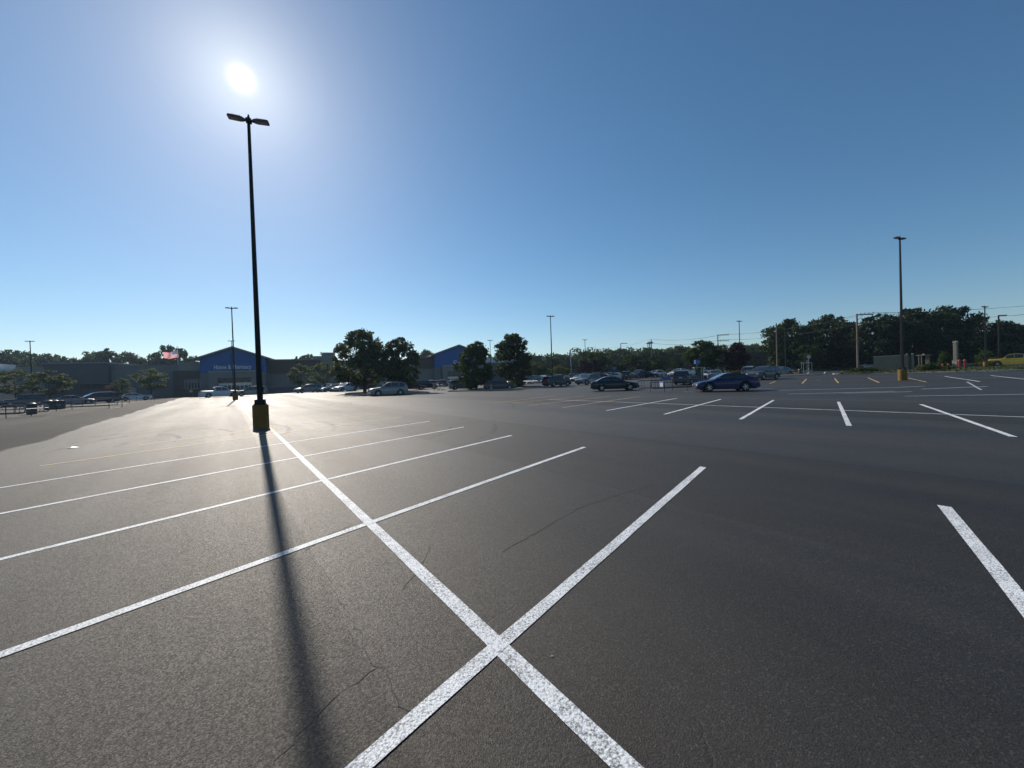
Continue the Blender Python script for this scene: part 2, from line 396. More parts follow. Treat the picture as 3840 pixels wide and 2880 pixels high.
def marking(p0, p1, w=.105, col='white', cut=None, dz=None):
    d = (p1 - p0); L = d.length; d.normalize()
    nrm = Vector((-d.y, d.x, 0))
    wv = nrm * w if cut is None else cut * (w / abs(cut.dot(nrm)))
    if wv.dot(nrm) < 0: wv = -wv
    nmark[0] += 1
    z = .003 + .0006 * (nmark[0] % 5) if dz is None else dz
    n = max(2, int(L / .5)); v = []; f = []
    r = random.Random(nmark[0])
    for i in range(n + 1):
        c = p0 + d * (L * i / n)
        for s in (-.5, .5):
            j = (r.random() - .5) * .006 if 0 < i < n else 0
            q = c + wv * s + nrm * j; v.append((q.x, q.y, gz(q.x, q.y) + z))
    for i in range(n): f.append((2*i, 2*i+1, 2*i+3, 2*i+2))
    b = MB(); b.add(v, f); o = b.build('painted_line', ms[col]); 
    for p in o.data.polygons: pass
    tag(o, kind='structure'); return o
S22 = lambda x, y: G(x * 1.7361, y * 1.7361)
sp0 = G(1024, 1614); sp1 = G(2353, 2880); sd_ = (sp1 - sp0).normalized()
yl = G(1004, 1596)
marking(G(1030, 1622), sp1 + sd_ * 3.0, .108, 'white')
marking(G(1002, 1597), G(1029, 1621), .108, 'yellow')
e = G(1347, 2880); t = G(2637, 1752); marking(e + (e - t).normalized() * 4.0, t, .10, 'white', SPD)
for (a, b, c, d, col) in ((-120, 1459, 1263, 966, 'white'), (-120, 1238, 1105, 940.5, 'white'), (-110, 1131, 1002, 922.5, 'white'), (-100, 1070, 928, 910, 'white'),
                          (85, 1007, 868, 901, 'yellow'), (300, 962, 820, 893, 'yellow')):
    marking(S22(a, b), S22(c, d), .10, col, SPD)
a = G(3541, 1898); b = G(3840, 2267); marking(a, b + (b - a).normalized() * 6.5, .105, 'white', SPD)
for (a, b, c, d) in ((1310, 887, 1462, 860.5), (1435, 895, 1557, 862.5), (1599, 906, 1671, 864.5), (1834, 920, 1811, 868), (2189, 943.5, 1989, 873.5)):
    marking(S22(a, b), S22(c, d), .11, 'white', SPD)
for (a, b, c, d) in ((2109, 1529, 2400, 1487), (1983, 1521, 2291, 1486), (1920, 1512, 2193, 1485), (1850, 1512, 2090, 1484)):
    marking(G(a, b), G(c, d), .10, 'yellow', SPD)
marking(G(3840, 1564) + (G(3840, 1564) - G(2055, 1498)).normalized() * 8, G(2055, 1498), .10, 'white')
for (a, b, c, d, col) in ((2908, 1430, 2886, 1439, 'yellow'), (3024, 1421, 3008, 1438, 'yellow'), (3130, 1419, 3144, 1436, 'yellow'), (3255, 1416, 3297, 1435, 'yellow'),
                     (3404, 1417, 3474, 1433, 'yellow'), (3542, 1411, 3674, 1431, 'white'), (3715, 1408, 3860, 1424, 'white'),
                     (2981, 1397, 2969, 1402, 'white'), (3035, 1396, 3027, 1402, 'white'), (3095, 1394, 3090, 1401, 'white'), (3155, 1392, 3159, 1399, 'white'),
                     (2880, 1465, 3360, 1453, 'white'), (2952, 1478, 3360, 1467, 'white'), (3360, 1453, 3468, 1448, 'white'), (3455, 1459, 3703, 1449, 'white'),
                     (3638, 1419, 3860, 1416, 'faded'), (3160, 1475, 3420, 1469, 'white'), (3390, 1486, 3860, 1478, 'white'), (3626, 1432, 3680, 1462, 'faded'),
                     (2640, 1463, 2900, 1457, 'faded'), (3060, 1424, 3073, 1424, 'white'), (2560, 1470, 2610, 1466, 'faded')):
    marking(G(a, b), G(c, d), .11, col)
pa_, pb_ = G(886, 1500), G(962, 1596); marking(pa_, pb_, .1, 'yellow')
# curved tyre scuffs on the new surface
tb = MB(); r = random.Random(3)
def scuff(c, rad, a0, a1, w=.15):
    n = 26; v = []; f = []
    for i in range(n + 1):
        q = a0 + (a1 - a0) * i / n
        for s in (-.5, .5):
            rr = rad + s * w * (.5 + .5 * math.sin(math.pi * i / n)); x, y = c[0] + rr * math.cos(q), c[1] + rr * math.sin(q)
            v.append((x, y, gz(x, y) + .0035))
    for i in range(n): f.append((2*i, 2*i+1, 2*i+3, 2*i+2))
    tb.add(v, f)
m, nt, b_ = nmat('tyre_scuff')
co_ = N(nt, 'ShaderNodeTexCoord').outputs['Object']
b_.inputs['Base Color'].default_value = (.012, .012, .012, 1); b_.inputs['Roughness'].default_value = .8
tr_ = N(nt, 'ShaderNodeBsdfTransparent'); mx_ = N(nt, 'ShaderNodeMixShader')
nt.links.new(M2(nt, 'MULTIPLY_ADD', noise(nt, co_, 3, 5, .8), 2.2, -.95, clamp=True), mx_.inputs[0])
nt.links.new(tr_.outputs[0], mx_.inputs[1]); nt.links.new(b_.outputs[0], mx_.inputs[2]); nt.links.new(mx_.outputs[0], nt.nodes['Material Output'].inputs['Surface'])
for i in range(34):
    a = r.uniform(0, 6.28); cx = r.uniform(-34, -3); cy = r.uniform(9, 44) ; rad = r.uniform(4, 9); L = r.uniform(.4, 1.3)
    scuff((cx, cy), rad, a, a + L); scuff((cx, cy), rad + 1.5, a + .05, a + L)
tag(tb.build('tyre_marks', 'tyre_scuff', fix=False), kind='structure')
cb = MB()
def crack_line(pts, w):
    r2 = random.Random(len(pts)*7 + int(pts[0][0])); P_ = []
    for (a, b) in zip(pts, pts[1:]):
        A_, B_ = S22(*a), S22(*b); n = max(3, int((B_-A_).length / .06))
        for i in range(n): P_.append(A_.lerp(B_, i/n) + Vector((r2.gauss(0, .012), r2.gauss(0, .012), 0)))
    v = []; f = []
    for i, p in enumerate(P_):
        t = (P_[min(i+1, len(P_)-1)] - P_[max(i-1, 0)]).normalized(); nn = Vector((-t.y, t.x, 0)); ww = w * (.35 + .9*r2.random())
        for q in (p - nn*ww/2, p + nn*ww/2): v.append((q.x, q.y, gz(q.x, q.y) + .0025))
    for i in range(len(P_)-1): f.append((2*i, 2*i+1, 2*i+3, 2*i+2))
    cb.add(v, f)
crack_line([(585, 1659), (640, 1592), (715, 1512), (770, 1468), (822, 1436)], .008)
crack_line([(655, 1195), (700, 1160), (775, 1128)], .011)
crack_line([(1085, 1192), (1160, 1150), (1250, 1098), (1330, 1070), (1420, 1046)], .009)
crack_line([(880, 1545), (850, 1490), (790, 1400), (735, 1300), (690, 1215)], .004)
crack_line([(930, 1180), (900, 1240), (860, 1280)], .009)
tag(cb.build('pavement_cracks', 'tyre_rubber_mark', fix=False), kind='structure')
# small litter on the lot
def pebble(px, py, s, mat, label, name='litter', cat='litter'):
    p = G(px, py); b = MB(); b.lathe([(s*.5, 0), (s, s*.35), (s*.8, s*.8), (s*.3, s)], 7); o = b.build(name, mat)
    o.location = (p.x, p.y, gz(p.x, p.y)); o.scale = (1.5, .8, .6); tag(o, label, cat)
pebble(2071, 2462, .008, 'stone_pale', 'tiny pale chip of stone on the dark asphalt right of the line crossing', 'stone_chip', 'stone')
o = MB(); p = G(270, 1680)
o.add([(p.x-.12, p.y-.1, gz(p.x, p.y)+.012), (p.x+.1, p.y-.12, gz(p.x, p.y)+.02), (p.x+.15, p.y+.07, gz(p.x, p.y)+.012), (p.x-.07, p.y+.12, gz(p.x, p.y)+.03),
       (p.x, p.y, gz(p.x, p.y)+.05)], [(0, 1, 4), (1, 2, 4), (2, 3, 4), (3, 0, 4)])
tag(o.build('paper_scrap', 'sign_white'), 'crumpled white paper scrap lying on the bright asphalt at left', 'paper')

# ------------------------------------------------------------------ light poles
HEAD_AZ = 70.0
def head_mb(s):
    b = MB(); prof = [(.12, .045), (.22, .11), (.30, .14), (.66, .14), (.70, .125)]
    v = []; 
    for i, (x, w) in enumerate(prof):
        zt = .10 if 0 < i < 4 else .07
        v += [(s*x, -w, .0), (s*x, w, .0), (s*x, w, zt*.7), (s*x, w*.7, zt), (s*x, -w*.7, zt), (s*x, -w, zt*.7)]
    f = [tuple(range(6)), tuple(4*6 + k for k in range(6))]
    for i in range(4):
        for k in range(6): j = (k+1) % 6; f.append((i*6+k, i*6+j, (i+1)*6+j, (i+1)*6+k))
    b.add(v, f)
    for k in range(6): b.box(min(s*(.28+.055*k), s*(.288+.055*k)), max(s*(.28+.055*k), s*(.288+.055*k)), -.10, .10, .095, .13)
    return b
def light_pole(px, Y, H, label, base='yellow', heads=2, dist_group='light poles in the parking lot', az=HEAD_AZ, br=.28, bh=.93, loc=None, pr=.092):
    p = loc or at(px, Y); root = empty('light_pole', p, R(90 - az)); tag(root, label, 'light pole', dist_group)
    z0 = 0
    if base:
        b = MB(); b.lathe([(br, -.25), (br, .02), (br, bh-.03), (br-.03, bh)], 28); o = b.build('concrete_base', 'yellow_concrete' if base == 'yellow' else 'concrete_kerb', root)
        z0 = bh
        b = MB(); b.box(-.2, .2, -.2, .2, bh-.005, bh+.03, bev=.008); b.box(-.165, .165, -.165, .165, bh+.03, bh+.21, bev=.01)
        for sx in (-.16, .16):
            for sy in (-.16, .16): b.tube([(sx, sy, bh+.03), (sx, sy, bh+.07)], .014, 6)
        b.build('base_cover', 'bronze_metal', root)
    b = MB(); n = 6
    for k in range(n):
        za, zb = z0 + (H-z0)*k/n, z0 + (H-z0)*(k+1)/n
        ra, rb = pr - pr*.48*k/n, pr - pr*.48*(k+1)/n
        v = [];
        for z, q in ((za, ra), (zb, rb)):
            c = q*.25; v += [(q-c, -q, z), (q, -q+c, z), (q, q-c, z), (q-c, q, z), (-q+c, q, z), (-q, q-c, z), (-q, -q+c, z), (-q+c, -q, z)]
        f = [(i, (i+1) % 8, 8+(i+1) % 8, 8+i) for i in range(8)] + [tuple(range(8, 16)), tuple(range(7, -1, -1))]
        b.add(v, f)
    b.build('pole', 'bronze_metal', root)
    b = MB(); b.box(.10, .125, -.05, .05, z0+.5, z0+.72); b.build('hand_hole_cover', 'bronze_metal', root)
    b = MB(); b.box(-.1, .1, -.09, .09, H-.16, H+.02, bev=.02); b.tube([(-.2, 0, H-.06), (.2, 0, H-.06)], .045, 8)
    b.tube([(0, 0, H), (0, 0, H+.09)], .05, 8); b.tube([(0, 0, H+.09), (0, 0, H+.17)], .032, 8); b.build('bracket', 'bronze_metal', root)
    for s in ((-1, 1) if heads == 2 else (1,)):
        h = head_mb(s).build('lamp_head', 'fixture_metal', root); h.location = (0, 0, H-.09); h.rotation_euler = (0, R(-2.5*s), 0)
        b = MB(); b.box(min(s*.33, s*.64), max(s*.33, s*.64), -.10, .10, -.012, -.004); b.build('lens', 'lens_glass', h)
    return root
p1 = G(980, 1607); p1 = p1 * (1 + .30 / p1.length)
light_pole(0, 0, 12.28, 'tall bronze light pole on a yellow concrete base in the near foreground, below the sun', loc=Vector((p1.x, p1.y, gz(p1.x, p1.y))))
def pole_at(px, ytop, Y, label, **kw):
    p = at(px, Y); H = P(px, ytop, Y).z - p.z; return light_pole(px, Y, H, label, **kw)
pole_at(882, 1154, 51, 'light pole on a yellow base in front of the white pickup truck', br=.31)
pole_at(3384.5, 892, 33.5, 'dark light pole on a yellow base at the right side of the lot', br=.30)
pole_at(3697, 1150, 56, 'dark light pole on a yellow base in the planting bed beside the yellow truck', br=.27)
pole_at(2072, 1185, 62, 'light pole rising behind the dark SUV with the open tailgate')
pole_at(123, 1279, 74, 'light pole between the two left young trees near the far left store wall')
pole_at(876, 1278, 88, 'light pole whose head shows just above the first blue gable peak', base=None)
pole_at(2198, 1274, 105, 'light pole rising from between two purple trees', base=None)
pole_at(2777, 1204, 78, 'light pole behind the dark purple tree right of centre', base=None)
pole_at(1843, 1276, 98, 'light pole between the two tall ovate trees near the centre', base=None)
pole_at(1419, 1276, 96, 'light pole with its head just showing between the two big oaks', base=None)
pole_at(876, 1330, 84, 'short light pole with pale heads in front of the first blue gable', base=None, pr=.07)

# ------------------------------------------------------------------ store building
FA = R(68.0); FU = Vector((math.sin(FA), math.cos(FA), 0)); FN = Vector((math.cos(FA), -math.sin(FA), 0))   # FN towards the lot
Q0 = P(876, 1480, 96.0); Q0.z = 0
FZ = 0.0
TF = Matrix((( FU.x, -FN.x, 0, Q0.x), (FU.y, -FN.y, 0, Q0.y), (0, 0, 1, 0), (0, 0, 0, 1)))     # local x along the front, local -y out to the lot
def fs(px, py, out=0.0):
    d = ray(px, py); q = Q0 + FN * out; o = Vector((0, 0, CAMZ)); t = (q - o).dot(FN) / d.dot(FN); p = o + d * t
    return (p - Q0).dot(FU), p.z
def fx(px, out=0.0): return fs(px, 1440, out)[0]
def fzz(px, py, out=0.0): return fs(px, py, out)[1]
def fgable_pts(): pass
def tbox(b, x0, x1, y0, y1, z0, z1, **k): b.box(min(x0, x1), max(x0, x1), y0, y1, z0, z1, T=TF, **k)
store = empty('store_building', (0, 0, 0)); tag(store, 'long big-box store with tan and brown walls and two blue gabled entrances', 'store building')
GB = -1.2
def wall(name, pxl, pxr, pytop, mat, depth=14.0, out=0.0, z0=GB, cap=None, pyx=None, label=None):
    xl, xr = fx(pxl, out), fx(pxr, out); zt = fzz(pyx or (pxl+pxr)/2, pytop, out)
    b = MB(); tbox(b, xl, xr, -out, depth, z0, zt); o = b.build(name, mat, store)
    if cap:
        c = MB(); tbox(c, xl-.15, xr+.15, -out-.18, depth+.1, zt+.002, zt+.32); c.build('coping', cap, o)
    if label: o['label'] = label
    return o, xl, xr, zt
wall('wall', 60, 168, 1376, 'wall_tan')
_, x0, x1, z1 = wall('wall', 168, 407, 1364, 'wall_dark', out=1.2, cap='wall_tan')
wall('wall', 407, 672, 1368.5, 'wall_grey')
wall('wall', 672, 757, 1358.5, 'wall_tan', out=.3)
_, bx0, bx1, bz = wall('wall', 650, 752, 1391, 'wall_brown', out=3.0, cap='roof_metal', depth=-.35)
wall('wall', 998, 1202, 1351.5, 'wall_brown', out=1.4, z0=fzz(1100, 1397.5, 1.4), cap='roof_metal')
wall('wall', 996, 1262, 1394, 'wall_grey', out=.8, depth=13)
wall('plinth', 1000, 1250, 1450, 'wall_dark', out=1.1, depth=-.83)
wall('wall', 1175, 1262, 1335, 'wall_tan', depth=12)
wall('wall', 1262, 1560, 1350, 'wall_tan')
wall('wall', 1560, 1634, 1341, 'wall_brown', out=1.4, z0=fzz(1600, 1380, 1.4), cap='roof_metal')
wall('wall', 1556, 1634, 1378, 'wall_tan', out=.8, depth=13)
wall('wall', 1812, 1990, 1338, 'pale_wall', depth=9, z0=fzz(1850, 1361))
wall('wall', 1812, 1990, 1359, 'wall_dark', out=.6, depth=9)
wall('wall', 1985, 2035, 1334.5, 'wall_brown', out=1.0, depth=10)
wall('canopy', 262, 430, 1437, 'wall_grey', out=4.0, depth=-1.3, z0=fzz(340, 1440, 4.0))
wall('garden_wall', 168, 420, 1461, 'wall_dark', out=4.2, depth=-3.9)
# garden-centre fence posts
fe = MB()
for px in range(272, 430, 22):
    x = fx(px, 4.05); fe.tube([TF @ Vector((x, -4.0, GB)), TF @ Vector((x, -4.0, fzz(px, 1438, 4.0)))], .07, 6)
fe.build('garden_fence', 'steel_rail', store)
c = MB(); x = fx(421, 4.3); tbox(c, x-1.2, x+1.2, -4.42, -4.3, fzz(421, 1457, 4.3), fzz(421, 1444, 4.3)); c.build('orange_sign', 'sign_orange', store)
# storefront windows on the brown wing
def window(x0, x1, z0, z1, y, n, transom=.7, bar='sign_back', mat='store_glass'):
    b = MB(); tbox(b, x0, x1, y-.03, y-.01, z0, z1); w = b.build('window', mat, store)
    b = MB()
    for i in range(n + 1):
        x = x0 + (x1 - x0) * i / n; tbox(b, x-.06, x+.06, y-.09, y-.032, z0, z1)
    for z in (z0, z0 + (z1-z0)*transom, z1): tbox(b, x0-.06, x1+.06, y-.11, y-.092, z-.06, z+.06)
    b.build('frame', bar, w); return w
window(fx(694, 3.0), fx(751, 3.0), fzz(720, 1458, 3.0), fzz(720, 1425, 3.0), -3.0, 5, .78)
window(fx(652, 3.0) + .8, fx(690, 3.0), fzz(720, 1462, 3.0), fzz(720, 1452, 3.0), -3.0, 2, .5, 'wall_brown', 'wall_dark')
def gable(pxl, pxr, pxa, pyl, pya, pyb, out, txt, tpx0, tpx1, tpy, tph, lbl, ppl, ppr):
    xl, xr, xa = fx(pxl, out), fx(pxr, out), fx(pxa, out)
    ze, zA, zb = fzz(pxl, pyl, out), fzz(pxa, pya, out), fzz(pxa, pyb, out)
    xa = (xl + xr) / 2
    b = MB(); D = 12.0
    pr = [(xl, zb), (xr, zb), (xr, ze), (xa, zA), (xl, ze)]
    v = [TF @ Vector((x, y, z)) for y in (-out, D) for x, z in pr]
    b.add(v, [(4, 3, 2, 1, 0), (5, 6, 7, 8, 9)] + [(i, (i+1) % 5, 5+(i+1) % 5, 5+i) for i in range(5)])
    gb = b.build('gable', 'wall_blue', store)
    b = MB()                                   # pitched roof with overhang
    for s, xe in ((-1, xl), (1, xr)):
        sl = (zA - ze) / (xa - xl); ex = xe + s * 1.1; ez = ze - sl * 1.1
        v = []
        for y in (-out - .8, D + .3):
            v += [TF @ Vector((xa, y, zA + .02)), TF @ Vector((ex, y, ez + .02)), TF @ Vector((ex, y, ez + .42)), TF @ Vector((xa, y, zA + .46))]
        b.add(v, [(0, 1, 2, 3), (7, 6, 5, 4), (0, 4, 5, 1), (1, 5, 6, 2), (2, 6, 7, 3), (3, 7, 4, 0)])
    b.build('roof', 'roof_metal', store)
    # lower pilasters and portal
    b = MB(); tbox(b, xl+.02, xl + 1.9, -out+.03, D-.1, GB, zb-.002); tbox(b, xr - 1.9, xr-.02, -out+.03, D-.1, GB, zb-.002)
    b.build('pilaster', 'wall_grey', store)
    px0, px1 = xl + 2.0, xr - 2.0
    po = out + 1.2; zp = zb + .1
    b = MB(); wl, wr = fx(ppl, po), fx(ppr, po); zw0, zw1 = GB, fzz((ppl+ppr)/2, 1416 if txt[0] == 'H' else 1391, po)
    tbox(b, px0, wl, -po, -.1, GB, zp); tbox(b, wr, px1, -po, -.1, GB, zp); tbox(b, wl+.001, wr-.001, -po+.002, -.12, zw1, zp-.002)
    b.build('portal', 'wall_tan', store)
    b = MB(); tbox(b, px0-.15, px1+.15, -po-.2, -out-.01, zp+.002, zp+.3); b.build('portal_coping', 'trim_tan', store)
    zm = GB + 3.9
    b = MB(); tbox(b, wl+.01, wr-.01, -po+.7, -po+.72, zm+.2, zw1-.01); w = b.build('window', 'store_glass', store)
    b = MB()
    for i in range(7): x = wl + (wr-wl)*i/6; tbox(b, x-.06, x+.06, -po+.62, -po+.695, zm+.2, zw1-.01)
    tbox(b, wl+.03, wr-.03, -po+.60, -po+.618, zw1-.2, zw1-.02)
    b.build('frame', 'wall_grey', w)
    b = MB(); tbox(b, wl+.02, wr-.02, -po+.5, -po+.68, zm-.35, zm+.19); b.build('entrance_band', 'white_trim', store)
    d = MB(); tbox(d, wl+.02, wr-.02, -po+.7, -po+.72, GB, zm-.36); dd = d.build('door', 'store_glass', store)
    b = MB()
    for i in range(9): x = wl + (wr-wl)*i/8; tbox(b, x-.07, x+.07, -po+.62, -po+.695, GB, zm-.36)
    tbox(b, wl+.03, wr-.03, -po+.60, -po+.618, GB+1.2, GB+1.3)
    b.build('frame', 'white_trim', dd)
    # lettering
    cu = bpy.data.curves.new('lettering', 'FONT'); cu.body = txt; cu.extrude = .07; cu.size = 1.0; cu.offset = .012
    to = bpy.data.objects.new('tmp', cu); COL.objects.link(to); bpy.context.view_layer.update()
    me = bpy.data.meshes.new_from_object(to.evaluated_get(bpy.context.evaluated_depsgraph_get())); bpy.data.objects.remove(to)
    co = np.zeros(len(me.vertices)*3); me.vertices.foreach_get('co', co); co = co.reshape(-1, 3)
    tx0, tx1 = fx(tpx0, out), fx(tpx1, out); sc = (tx1-tx0) / (co[:, 0].max() - co[:, 0].min()); szy = tph / .70
    tz = fzz((tpx0+tpx1)/2, tpy, out)
    q = np.stack([tx0 + (co[:, 0]-co[:, 0].min())*sc, -out - .09 + co[:, 2]*-1, tz + co[:, 1]*szy], -1)
    me.vertices.foreach_set('co', np.array([tuple(TF @ Vector(p)) for p in q]).ravel()); me.materials.clear(); me.materials.append(MAT['lit_sign_white']); me.update()
    lo = bpy.data.objects.new('lettering', me); COL.objects.link(lo); lo.parent = store; lo['label'] = lbl
    return xl, xr
gable(752, 1000, 873, 1345, 1306, 1397, 3.4, 'Home & Pharmacy', 806, 946, 1383.5, 1.02, 'white words Home & Pharmacy on the blue gable', 816, 944)
gable(1633, 1812, 1721, 1331, 1298, 1375, 3.4, 'Grocery', 1703, 1768, 1364, 1.05, 'white word Grocery on the blue gable', 1680, 1776)
# rooftop unit, vents
b = MB(); x, z = fs(1220, 1335); tbox(b, x-1, x+2.0, 6, 9, z-1.5, z+1.4); b.build('rooftop_unit', 'wall_grey', store)
# wall box signs near the doors
# pale building at the far left
pb = empty('pale_building', (0, 0, 0)); tag(pb, 'pale grey building with a white canopy at the left edge', 'building')
b = MB()
q0, q1 = P(-160, 1480, 74), P(65, 1480, 84)
d = (q1 - q0); d.z = 0; L = d.length; d.normalize(); nv = Vector((d.y, -d.x, 0))
z0 = GB; za, zb_ = P(-160, 1352, 74).z, P(65, 1368.5, 84).z
v = [q0, q1, q1 - nv*14, q0 - nv*14]
v = [Vector((p.x, p.y, z0)) for p in v] + [Vector((v[0].x, v[0].y, za)), Vector((v[1].x, v[1].y, zb_)), Vector((v[2].x, v[2].y, zb_)), Vector((v[3].x, v[3].y, za))]
b.add(v, [(3, 2, 1, 0), (4, 5, 6, 7), (0, 1, 5, 4), (1, 2, 6, 5), (2, 3, 7, 6), (3, 0, 4, 7)]); b.build('wall', 'pale_wall', pb)
b = MB(); zc = P(10, 1386, 77).z; c0, c1 = P(-160, 1480, 73.2) + nv*.2, P(24, 1480, 80) + nv*.3
T = Matrix(((d.x, nv.x, 0, q0.x), (d.y, nv.y, 0, q0.y), (0, 0, 1, 0), (0, 0, 0, 1)))
b.box(0, L*.82, .02, 2.4, zc, zc+.38, T=T); b.build('canopy', 'sign_white', pb)

# flag
fp = P(669.5, 1420, 92); fpx = Vector((fp.x, fp.y, GB)); flag = empty('flagpole', fpx); tag(flag, 'pale flagpole flying a flag above the store roof', 'flagpole')
zt = P(669.5, 1302, 92).z - GB
b = MB(); b.tube([(0, 0, 0), (0, 0, zt)], [.10, .05], 10); b.build('pole', 'pale_steel', flag)
b = MB(); b.lathe([(.02, zt), (.12, zt+.08), (.12, zt+.16), (.02, zt+.24)], 10); b.build('finial', 'pale_steel', flag)
m, nt, bs = nmat('flag_cloth')
uv = N(nt, 'ShaderNodeUVMap').outputs[0]; su = N(nt, 'ShaderNodeSeparateXYZ'); nt.links.new(uv, su.inputs[0])
U, V = su.outputs[0], su.outputs[1]
stripe = M2(nt, 'LESS_THAN', M2(nt, 'FRACT', M2(nt, 'MULTIPLY', V, 6.5)), .5)
canton = M2(nt, 'MULTIPLY', M2(nt, 'LESS_THAN', U, .4), M2(nt, 'GREATER_THAN', V, 6/13))
cx = M2(nt, 'SUBTRACT', M2(nt, 'FRACT', M2(nt, 'MULTIPLY', U, 15.0)), .5); cy = M2(nt, 'SUBTRACT', M2(nt, 'FRACT', M2(nt, 'MULTIPLY', V, 9.3)), .5)
star = M2(nt, 'LESS_THAN', M2(nt, 'ADD', M2(nt, 'MULTIPLY', cx, cx), M2(nt, 'MULTIPLY', cy, cy)), .07)
c = mixc(nt, stripe, (.78, .78, .78), (.62, .01, .03)); c = mixc(nt, canton, c, mixc(nt, star, (.015, .03, .16), (.7, .7, .7)))
nt.links.new(c, bs.inputs['Base Color']); bs.inputs['Roughness'].default_value = .8
trn = N(nt, 'ShaderNodeBsdfTranslucent'); nt.links.new(c, trn.inputs['Color']); mx = N(nt, 'ShaderNodeMixShader'); mx.inputs[0].default_value = .62
nt.links.new(bs.outputs[0], mx.inputs[1]); nt.links.new(trn.outputs[0], mx.inputs[2]); nt.links.new(mx.outputs[0], nt.nodes['Material Output'].inputs['Surface'])
pt = P(668, 1312, 92); FLW = (P(668, 1330, 92) - P(614, 1330, 92)).length; FLH = pt.z - P(668, 1341, 92).z
nx, ny = 26, 12; v = []; f = []; uvs = []
fd = (P(614, 1330, 92) - P(668, 1330, 92)).normalized()
for j in range(ny+1):
    for i in range(nx+1):
        u, w = i/nx, j/ny
        p = pt + fd * (FLW*u) + Vector((0, 1, 0)) * (.35*math.sin(u*9 + w*1.5)*u) + Vector((0, 0, -FLH*(1-w)*(1-.18*u) - FLH*.42*u + .22*math.sin(u*7+1)*u))
        v.append(tuple(p - fpx)); uvs.append((u, w))
for j in range(ny):
    for i in range(nx): a = j*(nx+1)+i; f.append((a, a+1, a+nx+2, a+nx+1))
me = bpy.data.meshes.new('flag'); me.from_pydata(v, [], f); me.materials.append(MAT['flag_cloth']); ul = me.uv_layers.new(name='UVMap')
for lp in me.loops: ul.data[lp.index].uv = uvs[lp.vertex_index]
me.polygons.foreach_set('use_smooth', [True]*len(me.polygons)); fo = bpy.data.objects.new('flag', me); COL.objects.link(fo); fo.parent = flag
fo['label'] = 'red, white and blue striped flag with a starred canton'

# ------------------------------------------------------------------ trees
def leaf_mesh(name, pts, size, rs, mat, flat=0.0):
    n = len(pts); nr = rs.normal(size=(n, 3)); nr[:, 2] += flat * np.sign(nr[:, 2] + 1e-9); nr /= np.linalg.norm(nr, axis=1)[:, None]
    t = rs.normal(size=(n, 3)); t -= nr * (t * nr).sum(1)[:, None]; t /= np.linalg.norm(t, axis=1)[:, None]
    b = np.cross(nr, t); s = size * rs.uniform(.55, 1.25, n)[:, None]
    # leaf sprays: bent six-vertex blades
    V = np.stack([pts - t*s, pts - t*s*.3 + b*s*.45 + nr*s*.12, pts + t*s*.45 + b*s*.36 + nr*s*.08, pts + t*s, pts + t*s*.35 - b*s*.4 + nr*s*.1, pts - t*s*.35 - b*s*.38 + nr*s*.14], 1)
    me = bpy.data.meshes.new(name); me.vertices.add(n*6); me.vertices.foreach_set('co', V.reshape(-1))
    me.loops.add(n*8); me.polygons.add(n*2)
    o = np.arange(n)[:, None] * 6; idx = np.concatenate([o+0, o+1, o+2, o+3, o+0, o+3, o+4, o+5], 1)
    me.loops.foreach_set('vertex_index', idx.reshape(-1).astype(np.int32)); me.polygons.foreach_set('loop_start', np.arange(n*2, dtype=np.int32)*4)
    me.polygons.foreach_set('loop_total', np.full(n*2, 4, np.int32)); me.materials.append(MAT[mat]); me.update(calc_edges=True); me.validate()
    return me
TREES = {}
